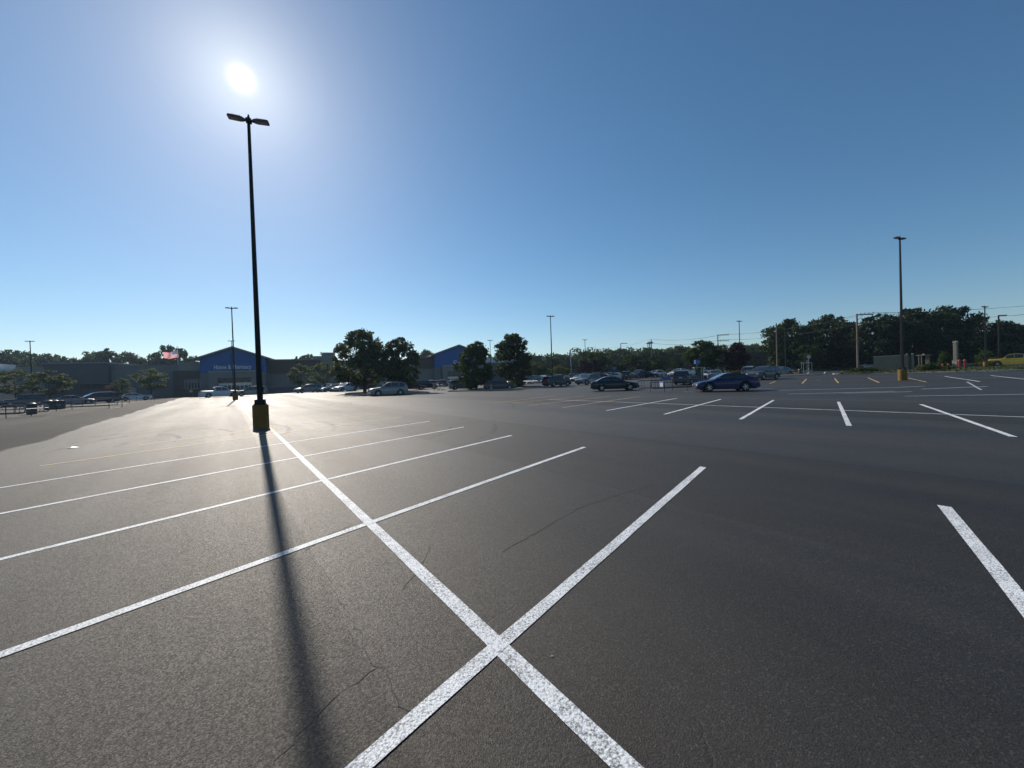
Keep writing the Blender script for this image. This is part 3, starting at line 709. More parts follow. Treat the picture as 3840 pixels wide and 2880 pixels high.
def tree_proto(key, seed, H, Rw, z0, shape, nl, leaves, ls, mat, lr=.3, flat=0.0, gap=.0, trunk_r=.16):
    rs = np.random.RandomState(seed); rr = random.Random(seed)
    cz = (z0 + H) / 2; hz = (H - z0) / 2; lobes = []
    tries = 0
    while len(lobes) < nl and tries < 4000:
        tries += 1
        u = rr.uniform(-1, 1)
        if shape == 'round': prof = math.sqrt(max(0, 1 - u*u)) ** .9
        elif shape == 'ovate': prof = math.sqrt(max(0, 1 - u*u)) * (1.0 - .38*u) * .85
        elif shape == 'cone': prof = (1 - u) / 2 * .95 + .08
        elif shape == 'flatround': prof = math.sqrt(max(0, 1 - abs(u)**2.6))
        a = rr.uniform(0, 6.283); rad = prof * Rw * (rr.uniform(.25, 1) ** .6)
        L = lr * Rw * rr.uniform(.65, 1.2)
        c = (rad * math.cos(a) * .88, rad * math.sin(a) * .88, cz + u * (hz - L*.55))
        if all((Vector(c) - Vector(q[0])).length > L*.62 for q in lobes): lobes.append((c, L))
    W = np.array([l[1]**2 for l in lobes]); W = W / W.sum(); pts = []
    for (c, L), w in zip(lobes, W):
        k = max(6, int(leaves * w)); d = rs.normal(size=(k, 3)); d /= np.linalg.norm(d, axis=1)[:, None]
        # each clump is itself broken into twigs
        tw = rs.normal(size=(max(5, k // 16), 3)); tw /= np.linalg.norm(tw, axis=1)[:, None]
        ti = rs.randint(0, len(tw), k); d = d*.42 + tw[ti]; d /= np.linalg.norm(d, axis=1)[:, None]
        rad = L * (rs.uniform(.35, 1.12, k) ** .7)
        sc = np.array([1, 1, .62 if flat else .85]); pts.append(np.array(c) + d * rad[:, None] * sc)
    pts = np.concatenate(pts); pts = pts[pts[:, 2] > z0*.55]
    crown = leaf_mesh('crown', pts, ls, rs, mat, flat)
    b = MB(); top = H * .86; bx, by = rr.uniform(-.2, .2), rr.uniform(-.2, .2)
    tp = [(0, 0, -.2), (bx*.3, by*.3, H*.18), (bx, by, H*.42), (bx*.6, by*1.3, H*.65), (0, 0, top)]
    b.tube(tp, [trunk_r*1.25, trunk_r, trunk_r*.75, trunk_r*.45, trunk_r*.12], 9)
    for (c, L) in lobes:
        zs = max(z0*.75, min(c[2] - .35*math.hypot(c[0], c[1]) - .3, H*.8)); f_ = zs / H
        s = Vector((bx*.8*min(1, f_*2), by*.8*min(1, f_*2), zs)); e = Vector(c); mid = s.lerp(e, .5) + Vector((0, 0, -.08 * (e-s).length))
        r0 = trunk_r * .42 * (1 - f_*.6); b.tube([s, mid, e], [r0, r0*.6, r0*.2], 5)
        for k in range(3):
            dd = Vector((rr.gauss(0, 1), rr.gauss(0, 1), rr.gauss(.3, .7))).normalized() * L * .9; b.tube([mid.lerp(e, .6 + .2*k*.5), e + dd], [r0*.25, r0*.08], 4)
    trunk = b.build('trunk', 'bark', smooth=True); tm = trunk.data; bpy.data.objects.remove(trunk)
    TREES[key] = (tm, crown, H, Rw)
def tree(key, name, px, Y, label, cat='tree', group=None, ytop=None, wide=1.0, H=None, x=None, y=None, z=None, rz=None):
    tm, cm, H0, R0 = TREES[key]
    if x is None: p = at(px, Y)
    else: p = Vector((x, y, gz(x, y)))
    if z is not None: p.z = z
    if ytop is not None: H = P(px, ytop, Y).z - p.z
    s = H / H0
    root = empty(name, p, rnd.uniform(0, 6.28) if rz is None else rz); tag(root, label, cat, group)
    for nm, me in (('trunk', tm), ('crown', cm)):
        o = bpy.data.objects.new(nm, me); COL.objects.link(o); o.parent = root; o.scale = (s*wide, s*wide, s)
    return root
tree_proto('oak1', 11, 10.2, 4.7, 1.1, 'ovate', 84, 12500, .21, 'leaf_oak', .215, trunk_r=.2)
tree_proto('oak2', 12, 9.3, 3.9, .9, 'ovate', 66, 9500, .21, 'leaf_oak', .23, trunk_r=.18)
tree_proto('linden1', 21, 9.0, 3.5, .7, 'ovate', 74, 11500, .20, 'leaf_linden', .24, trunk_r=.16)
tree_proto('linden2', 22, 10.0, 3.5, .8, 'ovate', 78, 12000, .20, 'leaf_linden', .24, trunk_r=.16)
tree_proto('locust1', 31, 6.3, 3.0, 1.8, 'flatround', 52, 7000, .135, 'leaf_locust', .20, flat=1.6, trunk_r=.08)
tree_proto('locust2', 32, 6.3, 2.8, 1.6, 'ovate', 50, 6600, .135, 'leaf_locust', .21, flat=1.6, trunk_r=.08)
tree_proto('far1', 41, 14, 6.0, 2.0, 'round', 36, 6200, .42, 'leaf_far', .28, trunk_r=.3)
tree_proto('far2', 42, 14, 5.4, 1.5, 'ovate', 34, 5800, .42, 'leaf_far', .3, trunk_r=.28)
tree_proto('far3', 43, 14, 6.4, 2.5, 'flatround', 38, 6200, .42, 'leaf_far', .26, trunk_r=.3)
tree_proto('big1', 51, 12, 6.0, 1.0, 'round', 52, 12000, .30, 'leaf_dark', .26, trunk_r=.3)
tree_proto('big2', 52, 12, 5.6, .6, 'flatround', 52, 12000, .30, 'leaf_dark', .26, trunk_r=.3)
tree_proto('purple', 61, 8, 3.2, .9, 'ovate', 34, 6500, .24, 'leaf_purple', .3, trunk_r=.16)
tree_proto('green', 62, 8, 4.3, 1.3, 'flatround', 36, 6500, .26, 'leaf_linden', .27, flat=.8, trunk_r=.18)

tree('oak1', 'oak_tree', 1368, 62, 'biggest tree of the lot, a broad dark oak behind the silver SUV left of centre', ytop=1236, rz=.6, wide=1.2)
tree('oak2', 'oak_tree', 1500, 60, 'second big oak, standing right behind the silver SUV, left of the blue grocery gable', ytop=1266, rz=2.0, wide=1.12)
tree('linden1', 'ovate_tree', 1785, 61, 'dense ovate tree hiding the right half of the blue grocery gable', ytop=1275, rz=1, wide=1.2)
tree('linden2', 'ovate_tree', 1928, 66, 'tallest ovate tree with a pointed crown, right of the centre light pole', ytop=1245, rz=3, wide=1.25)
for key, px, Y, yt, w, lb in (('locust1', 60, 72, 1383, 1.25, 'light green young tree leftmost, in front of the pale building'), ('locust2', 190, 72, 1383, 1.3, 'light green young tree in front of the dark garden-centre wall'),
    ('locust2', 458, 80, 1414, .95, 'small young tree right of the orange sign'), ('locust1', 568, 78, 1380, 1.15, 'light green young tree left of the brown windowed wing'),
    ('locust2', 1128, 84, 1360, 1.0, 'light green young tree left of the pair between store wall and big oak'), ('locust1', 1215, 84, 1358, .95, 'light green young tree touching the left edge of the big oak'),
    ('locust2', 1172, 90, 1415, .9, 'smallest young tree between two light green trees before the store')):
    tree(key, 'young_tree', px, Y, lb, group='young light green trees along the store', ytop=yt, wide=w)
GF = 'trees rising behind the store roof'
for i, (px, yt, w, lb) in enumerate(((20, 1310, 1.2, 'far tree above the pale building roof'), (75, 1314, 1.1, 'far tree left of the far left light pole'), (128, 1322, 1.0, 'far tree directly behind the far left light pole'),
    (200, 1328, 1.1, 'far tree above the left half of the dark wall'), (250, 1336, .9, 'low far tree above the middle of the dark wall'), (300, 1345, .8, 'lowest far tree above the dark wall'),
    (350, 1318, 1.0, 'airy far tree above the right part of the dark wall'), (415, 1306, 1.0, 'tall airy far tree above the wall joint'), (480, 1322, .9, 'far tree left of the flag group'),
    (540, 1340, .8, 'low far tree left of the flag'), (600, 1332, .9, 'far tree touching the fly end of the flag'), (655, 1300, 1.0, 'tallest far tree, directly behind the flag'), (732, 1334, .6, 'small far tree left of the first blue gable'),
    (1118, 1336, .8, 'low far tree above the brown wall right of the first gable'), (1155, 1330, .8, 'low far tree left of the rooftop unit'), (1222, 1322, .8, 'pointed far tree above the rooftop unit'),
    (1555, 1311, .8, 'far tree left of the pair above the second brown wall'), (1600, 1313, .8, 'far tree right of the pair above the second brown wall'), (1626, 1324, .45, 'tiny far tree at the left foot of the second gable'))):
    tree(('far1', 'far2', 'far3')[i % 3], 'far_tree', px, 150 + (i*7) % 23, lb, group=GF, ytop=yt, wide=w*.85)
GW = 'trees of the woods across the road'
wood = [(2030,1345),(2062,1333),(2100,1328),(2135,1332),(2170,1326),(2205,1318),(2250,1322),(2290,1318),(2330,1308),(2372,1320),(2410,1312),(2445,1305),(2480,1310),(2520,1306),(2560,1298),(2600,1304),(2650,1300),(2700,1296),(2750,1300),
        (2800,1294),(2835,1292),(2868,1298),(2900,1296)]
adj = ['low', 'dense', 'rounded', 'bushy', 'broad', 'uneven']
where = ['far left end of the woods beside the store corner', 'behind the centre light pole', 'just right of the centre light pole', 'above the bright green bush', 'behind the pale utility pole', 'left of the two purple trees', 'above the left purple tree',
    'above the right purple tree', 'by the crossarm pole', 'behind the street light among the woods', 'right of the street light', 'left of the water tower', 'under the water tower', 'right of the water tower', 'in the middle of the woods',
    'left of the wide green tree', 'behind the left side of the wide green tree', 'behind the crown of the wide green tree', 'between the wide green tree and the dark purple tree', 'just right of the dark purple tree',
    'second from the right end of the woods', 'near the right end of the woods', 'at the right end of the woods before the road']
for i, (px, yt) in enumerate(wood):
    tree(('far2', 'far1', 'far3')[i % 3], 'woods_tree', px, 150 + (i*11) % 25, '%s dark tree %s' % (adj[i % 6], where[i]), group=GW, ytop=yt, wide=.95 + .2*((i*5) % 3))
mid = [(1985,1352,'locust1',1.3,'pale green tree at the right corner of the store', 96), (2022,1356,'locust2',1.2,'pale green tree left of the centre light pole', 94), (2098,1368,'locust1',1.2,'bright yellow-green tree right of the centre light pole', 96),
       (2130,1362,'far2',.7,'dark tree left of the left purple tree', 100), (2232,1318,'green',1.0,'green tree rising between and above the two purple trees', 106), (2318,1352,'far1',.8,'dull green tree right of the right purple tree', 105), (2372,1325,'green',.95,'green tree behind the white sedan in the middle rows', 104),
       (2425,1350,'far3',.8,'dull green tree behind the far row of parked cars', 102), (2462,1332,'green',.9,'yellowish green tree behind the far white SUV', 100), (2530,1342,'green',.85,'yellowish green tree behind the dark pickup', 100)]
for px, yt, key, w, lb, Y in mid: tree(key, 'lot_tree', px, Y, lb, ytop=yt, wide=w)
tree('purple', 'purple_tree', 2190, 100, 'purple-leaved tree, left one of the two beside the slim light pole', ytop=1346, wide=.95)
tree('purple', 'purple_tree', 2228, 99, 'purple-leaved tree, right one of the two beside the slim light pole', ytop=1345, wide=.95)
tree('green', 'wide_green_tree', 2652, 74, 'wide green tree behind the dark blue sedans, topmost crown right of centre', ytop=1270, wide=1.0)
tree('purple', 'purple_tree', 2762, 70, 'large dark purple tree behind the blue coupe', ytop=1282, wide=1.05)
GR = 'big dark trees on the right'
for i, (px, Y, yt, w, key, lb) in enumerate(((2970, 92, 1200, 1.0, 'big1', 'leftmost of the big dark trees, behind the first wooden pole'), (3105, 95, 1185, 1.05, 'big2', 'big dark tree with the tallest crown left of the crossarm pole'),
    (3190, 92, 1212, .75, 'big1', 'big dark tree just left of the crossarm pole'), (3300, 80, 1180, 1.0, 'big2', 'big rounded tree left of the right light pole'), (3430, 82, 1162, 1.05, 'big1', 'big tree directly right of the right light pole'),
    (3545, 84, 1152, 1.0, 'big2', 'tallest big tree behind the stone pylon'), (3680, 88, 1188, 1.0, 'big1', 'big tree behind the short light pole'), (3790, 88, 1206, .8, 'big2', 'big tree with a ragged right side above the yellow truck'), (3870, 90, 1250, .8, 'big1', 'big tree cut by the right edge of the picture'),
    (3030, 84, 1290, .9, 'green', 'low yellow-green tree at the foot of the first wooden pole'), (3230, 84, 1275, .9, 'big2', 'low dark tree behind the crossarm pole foot'), (3610, 92, 1235, 1.0, 'big1', 'dark tree filling the gap right of the stone pylon'))):
    tree(key, 'big_tree', px, Y, lb, group=GR, ytop=yt, wide=w)
# far wood as one mass behind the individual trees
rs = np.random.RandomState(5); pts = []
for i in range(150):
    t_ = i / 149; px = 1960 + 2300 * t_ + rs.uniform(-8, 8); Y = rs.uniform(185, 215); p = P(px, 1380, Y)
    top = P(px, (1330 if px < 2150 else 1306) + rs.uniform(-6, 14), Y).z if px < 2920 else 17 + rs.uniform(-3, 2)
    k = 260; d = rs.normal(size=(k, 3)); d /= np.linalg.norm(d, axis=1)[:, None]
    pts.append(np.array([p.x, p.y, top*.5]) + d * np.array([6, 6, top*.52]) * (rs.uniform(.5, 1, k)**.4)[:, None])
o = bpy.data.objects.new('far_woods', leaf_mesh('far_woods', np.concatenate(pts), .85, rs, 'leaf_far')); COL.objects.link(o)
tag(o, 'continuous mass of far woods closing the horizon behind the lot', 'woods', kind='stuff')
# undergrowth below the right trees
pts = []
for i in range(120):
    px = rs.uniform(2900, 4050); Y = rs.uniform(92, 100); p = P(px, 1380, Y); h = rs.uniform(3.0, 6.5)
    k = 110; d = rs.normal(size=(k, 3)); d /= np.linalg.norm(d, axis=1)[:, None]; d[:, 2] = abs(d[:, 2])
    pts.append(np.array([p.x, p.y, .6]) + d * np.array([3, 2, h]) * (rs.uniform(.4, 1, k)**.5)[:, None])
o = bpy.data.objects.new('undergrowth', leaf_mesh('undergrowth', np.concatenate(pts), .5, rs, 'leaf_dark')); COL.objects.link(o)
tag(o, 'dark undergrowth filling the space below the big right trees', 'undergrowth', kind='stuff')

# ------------------------------------------------------------------ cars
SPEC = {  # L, W, H, wheelbase, wheel r, ground clearance, body top profile (x from front -> z), cabin profile
 'sedan': dict(L=4.75, W=1.82, H=1.45, wb=2.75, r=.33, top=[(2.37,.52),(2.3,.66),(2.0,.76),(1.2,.90),(.9,.93),(-1.3,.97),(-1.75,.98),(-2.2,.95),(-2.34,.86),(-2.37,.55)],
               cab=[(1.05,.92),(.75,1.10),(.30,1.33),(.05,1.41),(-.35,1.45),(-.8,1.42),(-1.2,1.31),(-1.55,1.13),(-1.85,.97)], wins=[(.72,-.28),(-.36,-1.28)]),
 'coupe': dict(L=4.82, W=1.85, H=1.43, wb=2.74, r=.35, top=[(2.41,.50),(2.33,.66),(2.0,.77),(1.2,.90),(.9,.94),(-.9,1.0),(-1.6,1.03),(-2.15,1.03),(-2.36,.98),(-2.41,.6)],
               cab=[(1.1,.93),(.7,1.12),(.22,1.34),(-.05,1.41),(-.4,1.43),(-.85,1.39),(-1.3,1.26),(-1.75,1.10),(-2.05,1.03)], wins=[(.72,-.42),(-.50,-1.40)]),
 'suv': dict(L=4.75, W=1.92, H=1.72, wb=2.78, r=.37, top=[(2.37,.62),(2.32,.84),(2.1,.96),(1.3,1.06),(1.0,1.09),(-1.6,1.12),(-2.2,1.12),(-2.33,1.0),(-2.37,.62)],
               cab=[(1.15,1.08),(.85,1.28),(.45,1.55),(.2,1.66),(-.4,1.72),(-1.2,1.70),(-1.75,1.65),(-2.02,1.58),(-2.27,1.12)], wins=[(.80,-.22),(-.30,-1.15),(-1.25,-1.92)]),
 'van': dict(L=5.1, W=1.98, H=1.75, wb=3.03, r=.36, top=[(2.55,.55),(2.48,.78),(2.25,.92),(1.7,1.04),(1.5,1.07),(-1.7,1.10),(-2.4,1.10),(-2.52,.98),(-2.55,.55)],
               cab=[(1.75,1.06),(1.3,1.30),(.85,1.56),(.5,1.68),(-.3,1.75),(-1.4,1.73),(-2.0,1.69),(-2.28,1.60),(-2.47,1.10)], wins=[(1.25,-.05),(-.13,-1.15),(-1.25,-2.2)]),
 'pickup': dict(L=5.85, W=2.0, H=1.92, wb=3.65, r=.40, top=[(2.92,.70),(2.88,1.0),(2.65,1.12),(1.7,1.17),(1.4,1.19),(-.9,1.21),(-2.8,1.23),(-2.9,1.21),(-2.92,.70)],
               cab=[(1.5,1.18),(1.25,1.38),(.9,1.70),(.7,1.84),(.2,1.92),(-.4,1.91),(-.72,1.86),(-.85,1.7),(-.95,1.2)], wins=[(1.25,.22),(.14,-.70)]),
 'boxy': dict(L=4.4, W=1.88, H=1.84, wb=2.95, r=.40, top=[(2.2,.66),(2.18,1.0),(2.1,1.08),(1.2,1.14),(.8,1.15),(-2.05,1.17),(-2.16,1.15),(-2.2,.66)],
               cab=[(.85,1.15),(.72,1.45),(.55,1.74),(.45,1.82),(-.3,1.84),(-1.3,1.84),(-1.98,1.82),(-2.08,1.7),(-2.15,1.16)], wins=[(.62,-.20),(-.30,-1.1),(-1.2,-1.95)]),
}
def lerpP(pr, x):
    if x >= pr[0][0]: return pr[0][1]
    for (xa, za), (xb, zb) in zip(pr, pr[1:]):
        if xb <= x <= xa: t = (x - xb) / (xa - xb + 1e-9); return zb + (za - zb) * t
    return pr[-1][1]
CARPROTO = {}
def car_proto(kind):
    S = SPEC[kind]; L, Wd, H, wb, r = S['L'], S['W'], S['H'], S['wb'], S['r']; top, cab = S['top'], S['cab']
    fo = -(L/2) + .95 + .0; xf = L/2 - (L - wb)*.46; xr = xf - wb; hw = Wd/2
    root = empty('parked_car_' + kind, (0, 0, -50))
    xs_ = sorted(set([round(-L/2 + L*i/52, 4) for i in range(53)]), reverse=True)
    b = MB(); n = 0
    def plan(x):
        u = abs(x) / (L/2); return hw * (1 - .0 if u < .7 else 1 - .16*((u-.7)/.3)**2.2)
    rings = []
    for x in xs_:
        w = plan(x); zt = lerpP(top, x); u = abs(x)/(L/2); lowz = .22 + (.12*max(0, (u-.86)/.14))
        za = 0
        for xc in (xf, xr):
            d = abs(x - xc); ra = r + .075
            if d < ra: za = max(za, r + math.sqrt(ra*ra - d*d) - .0)
        zo = max(lowz, za); belt = zt
        pts = [(w*.80, lowz if za == 0 else max(lowz, min(za, .8))), (w*.985, zo), (w*1.0, max(zo+.02, lowz + (belt-lowz)*.32)), (w*1.0, max(zo+.03, lowz+(belt-lowz)*.62)), (w*.985, max(zo+.035, lowz+(belt-lowz)*.80)), (w*.94, max(zo+.04, belt-.05)), (w*.86, belt), (w*.5, belt+.018), (0, belt+.025)]
        ring = [(x, y, z) for y, z in pts] + [(x, -y, z) for y, z in reversed(pts[:-1])]
        rings.append(ring)
    k = len(rings[0]); v = [p for r_ in rings for p in r_]; f = []
    for i in range(len(rings)-1):
        for j in range(k-1): f.append((i*k+j, i*k+j+1, (i+1)*k+j+1, (i+1)*k+j))
    f.append(tuple(range(k))); f.append(tuple((len(rings)-1)*k + j for j in reversed(range(k))))
    b.add(v, f)
    # cabin shell (roof and pillars)
    z0 = min(cab[0][1], cab[-1][1]); wbse, wtop = hw*.90, hw*.70
    def chw(z): t = max(0, min(1, (z - z0) / (H - z0))); return wbse + (wtop - wbse) * (t ** 1.25)
    cv = []; n = len(cab)
    for (x, z) in cab:
        w = chw(z); cr = .02 * max(0, (z - z0) / (H - z0)); cv += [(x, w, z), (x, w*.5, z+cr), (x, -w*.5, z+cr), (x, -w, z)]
    cf = []
    for i in range(n-1):
        for j in range(3): cf.append((i*4+j, i*4+j+1, i*4+5+j, i*4+4+j))
    m_ = len(cv); 
    for s, off in ((1, 0), (-1, 3)):
        bl = []
        for i, (x, z) in enumerate(cab): cv.append((x, s*wbse, z0 - .05)); bl.append(len(cv)-1)
        for i in range(n-1): cf.append((i*4+off, (i+1)*4+off, bl[i+1], bl[i]))
    b.add(cv, cf)
    body = b.build('body', 'car_paint_silver', root)
    # smooth along, sharp where needed
    body.data.polygons.foreach_set('use_smooth', [True]*len(body.data.polygons))
    try: body.data.set_sharp_from_angle(angle=R(32))
    except Exception: pass
    # windscreen and rear window
    def slope_panel(idx, name, inset, t0=.06, t1=.96):
        b = MB(); seg = [Vector((cab[i][0], 0, cab[i][1])) for i in idx]; pts = []
        for i in range(len(seg)):
            p = seg[i]
            if i == 0: p = seg[0].lerp(seg[1], t0 * len(seg))
            if i == len(seg)-1: p = seg[-2].lerp(seg[-1], t1 if len(seg) > 2 else 1 - (1-t1)*2)
            pts.append(p)
        v = []
        sgn = 1 if idx[0] == 0 else -1
        for p in pts:
            w = chw(p.z) - inset; nx = sgn*.010
            cr = .02 * max(0, (p.z - z0) / (H - z0))
            v += [(p.x + nx, w, p.z + .008), (p.x + nx, w*.5, p.z + .008 + cr), (p.x + nx, -w*.5, p.z + .008 + cr), (p.x + nx, -w, p.z + .008)]
        f = []
        for i in range(len(pts)-1):
            for j in range(3): f.append((i*4+j, i*4+j+1, i*4+5+j, i*4+4+j))
        b.add(v, f); o = b.build(name, 'car_glass', root, smooth=True); return o
    ia = [i for i in range(n) if i <= 3]; slope_panel(ia, 'windscreen', .07)
    if kind in ('sedan', 'coupe'): slope_panel(list(range(n-1, n-5, -1)), 'rear_window', .09)
    else: slope_panel([n-1, n-2], 'rear_window', .10, .04, .92)
    for (xa, xb) in S['wins']:
        for s in (1, -1):
            v = []; N_ = 8
            for i in range(N_+1):
                x = xa + (xb-xa)*i/N_; zt = max(z0 + .055, lerpP(cab, x) - .085); zb = z0 + .05
                if zt - zb < .02: zt = zb + .02
                v += [(x, s*(chw(zb)+.009), zb), (x, s*(chw((zb+zt)/2)+.009), (zb+zt)/2), (x, s*(chw(zt)+.006), zt)]
            f = []
            for i in range(N_):
                for j in range(2): f.append((i*3+j, i*3+j+1, i*3+4+j, i*3+3+j))
            b = MB(); b.add(v, f); b.build('side_window', 'car_glass', root)
    # chassis
    b = MB(); b.box(-L/2+.25, L/2-.25, -hw+.26, hw-.26, .18, .62 if kind not in ('pickup', 'boxy') else .8); b.build('chassis', 'black_plastic', root)
    # wheels
    w0 = None
    for xc in (xf, xr):
        for s in (1, -1):
            if w0 is None:
                b = MB(); pr = [(r*.60, .0), (r*.61, -.095), (r*.62, -.10), (r*.90, -.11), (r*.98, -.085), (r, -.05), (r, .05), (r*.98, .085), (r*.90, .11), (r*.62, .10), (r*.61, .02)]
                b.lathe(pr, 22, axis='y'); w0 = b.build('wheel', 'tyre', root, smooth=True)
                b = MB(); b.lathe([(r*.64, -.02), (r*.66, .075), (r*.60, .085), (r*.56, .05), (r*.56, .02)], 22, axis='y', mi=0)
                b.lathe([(.02, .02), (r*.13, .02), (r*.13, .09), (.01, .095)], 10, axis='y', mi=0)
                for q in range(5):
                    a = 2*math.pi*q/5; T = Matrix.Rotation(a, 4, 'Y'); b.box(r*.08, r*.61, .055, .085, -r*.075, r*.075, T=T)
                b.lathe([(.01, .03), (r*.56, .03), (r*.56, .035), (.01, .036)], 20, axis='y', mi=1)
                rm = b.build('rim', ['alloy', 'black_plastic'], w0); wm_, rmm = w0.data, rm.data; w = w0
            else:
                w = bpy.data.objects.new('wheel', wm_); COL.objects.link(w); w.parent = root
                q = bpy.data.objects.new('rim', rmm); COL.objects.link(q); q.parent = w
            w.location = (xc, s*(hw-.12), r); w.rotation_euler = (0, 0, 0 if s > 0 else math.pi)
    # lamps, bumpers, mirrors, handles, plate, grille
    zl = lerpP(top, L/2-.12) - .10
    for s in (1, -1):
        b = MB(); y = s*plan(L/2-.1); 
        v = [(L/2-.34, y*1.012, zl-.03), (L/2-.34, y*1.01, zl+.075), (L/2-.03, y*.93, zl+.05), (L/2+.012, y*.82, zl+.035), (L/2+.012, y*.62, zl+.02), (L/2+.012, y*.62, zl-.08), (L/2+.012, y*.84, zl-.075), (L/2-.03, y*.955, zl-.06),
             (L/2-.3, y*.6, zl+.06)]
        b.add(v, [(0, 1, 2, 7), (7, 2, 3, 6), (6, 3, 4, 5), (1, 8, 4, 3, 2)]); b.build('headlight', 'lamp_clear', root)
        zt = lerpP(top, -L/2+.2) - .16; b = MB(); h = .09 if kind in ('sedan', 'coupe') else .17
        y = s*plan(-L/2+.1)
        v = [(-L/2+.30, y*1.012, zt), (-L/2+.30, y*1.01, zt+h*.8), (-L/2+.03, y*.95, zt+h), (-L/2-.012, y*.86, zt+h), (-L/2-.012, y*.62, zt+h*.9), (-L/2-.012, y*.62, zt-h*.3), (-L/2-.012, y*.86, zt-h*.6), (-L/2+.03, y*.965, zt-h*.6)]
        b.add(v, [(0, 1, 2, 7), (7, 2, 3, 6), (6, 3, 4, 5)]); b.build('tail_light', 'lamp_red', root)
        b = MB(); mx_ = cab[0][0] - .42; b.box(mx_-.07, mx_+.07, min(s*(hw-.02), s*(hw+.19)), max(s*(hw-.02), s*(hw+.19)), z0+.03, z0+.17, bev=.03)
        b.box(mx_-.03, mx_+.03, min(s*(hw-.12), s*(hw)), max(s*(hw-.12), s*(hw)), z0+.0, z0+.07); o = b.build('mirror', 'car_paint_silver', root)
        for (xa, xb) in S['wins'][:2]:
            b = MB(); b.box(xb+.04, xb+.24, min(s*(hw-.01), s*(hw+.022)), max(s*(hw-.01), s*(hw+.022)), z0-.16, z0-.12, bev=.012); b.build('door_handle', 'car_paint_silver', root)
    b = MB(); b.box(L/2-.06, L/2+.008, -hw*.42, hw*.42, zl-.16, zl-.005, bev=.01)
    b.box(L/2-.08, L/2+.006, -hw*.62, hw*.62, .30, .42, bev=.02); b.build('grille', 'black_plastic', root)
    b = MB(); b.box(-L/2-.022, -L/2+.02, -.16, .16, .66 if kind in ('sedan', 'coupe') else .80, .76 if kind in ('sedan', 'coupe') else .90); b.build('licence_plate', 'plate_white', root)
    b = MB(); b.box(-L/2-.03, -L/2+.16, -hw*.86, hw*.86, .30, .50, bev=.04); b.build('rear_bumper', 'black_plastic' if kind in ('suv', 'boxy') else 'car_paint_silver', root)
    if kind in ('suv', 'van'):
        b = MB()
        for s in (1, -1): b.tube([(.1, s*hw*.62, H-.03), (.0, s*hw*.62, H+.045), (-1.5, s*hw*.62, H+.045), (-1.6, s*hw*.62, H-.04)], .018, 6)
        b.build('roof_rail', 'black_plastic', root)
    # door seams
    b = MB()
    for (xa, xb) in S['wins'][:2]:
        for s in (1, -1): b.box(xb-.045, xb-.035, min(s*(hw-.02), s*(hw+.004)), max(s*(hw-.02), s*(hw+.004)), .34, z0-.07)
    b.build('door_seam', 'black_plastic', root)
    for o in list(bpy.data.objects):
        if o.parent is root and o.data.materials and o.data.materials[0] and o.data.materials[0].name == 'car_paint_silver':
            o.material_slots[0].link = 'OBJECT'; o.material_slots[0].material = MAT['car_paint_silver']
    CARPROTO[kind] = root
for k in SPEC: car_proto(k)
bpy.context.view_layer.update(); index_kids()
def car(kind, col, px, base, Y, face, label, delta=0.0, yaw=None):
    c = copy_tree(CARPROTO[kind]); c.name = {'sedan': 'parked_sedan', 'coupe': 'coupe', 'suv': 'parked_suv', 'van': 'minivan', 'pickup': 'pickup_truck', 'boxy': 'boxy_suv'}[kind]
    p = at(px, Y); az = math.degrees(math.atan2(p.x, p.y))
    h = {'B': az, 'F': az + 180, 'R': az + 90, 'L': az - 90}[face] + delta
    c.location = p; c.rotation_euler = (0, 0, R(90 - h))
    tag(c, label, {'sedan': 'car', 'coupe': 'car', 'suv': 'car', 'van': 'van', 'pickup': 'pickup truck', 'boxy': 'car'}[kind], 'cars parked in the lot')
    for ch in c.children:
        if ch.name.split('.')[0] in ('body', 'mirror', 'door_handle', 'rear_bumper') and ch.material_slots[0].link == 'OBJECT': ch.material_slots[0].material = MAT['car_paint_' + col]
    return c
def carpx(kind, col, x0, x1, roof, base, face, label, delta=0.0, Y=None):
    if Y is None: Y = SPEC[kind]['H'] * FPX / (base - roof)
    return car(kind, col, (x0+x1)/2, base, Y, face, label, delta)
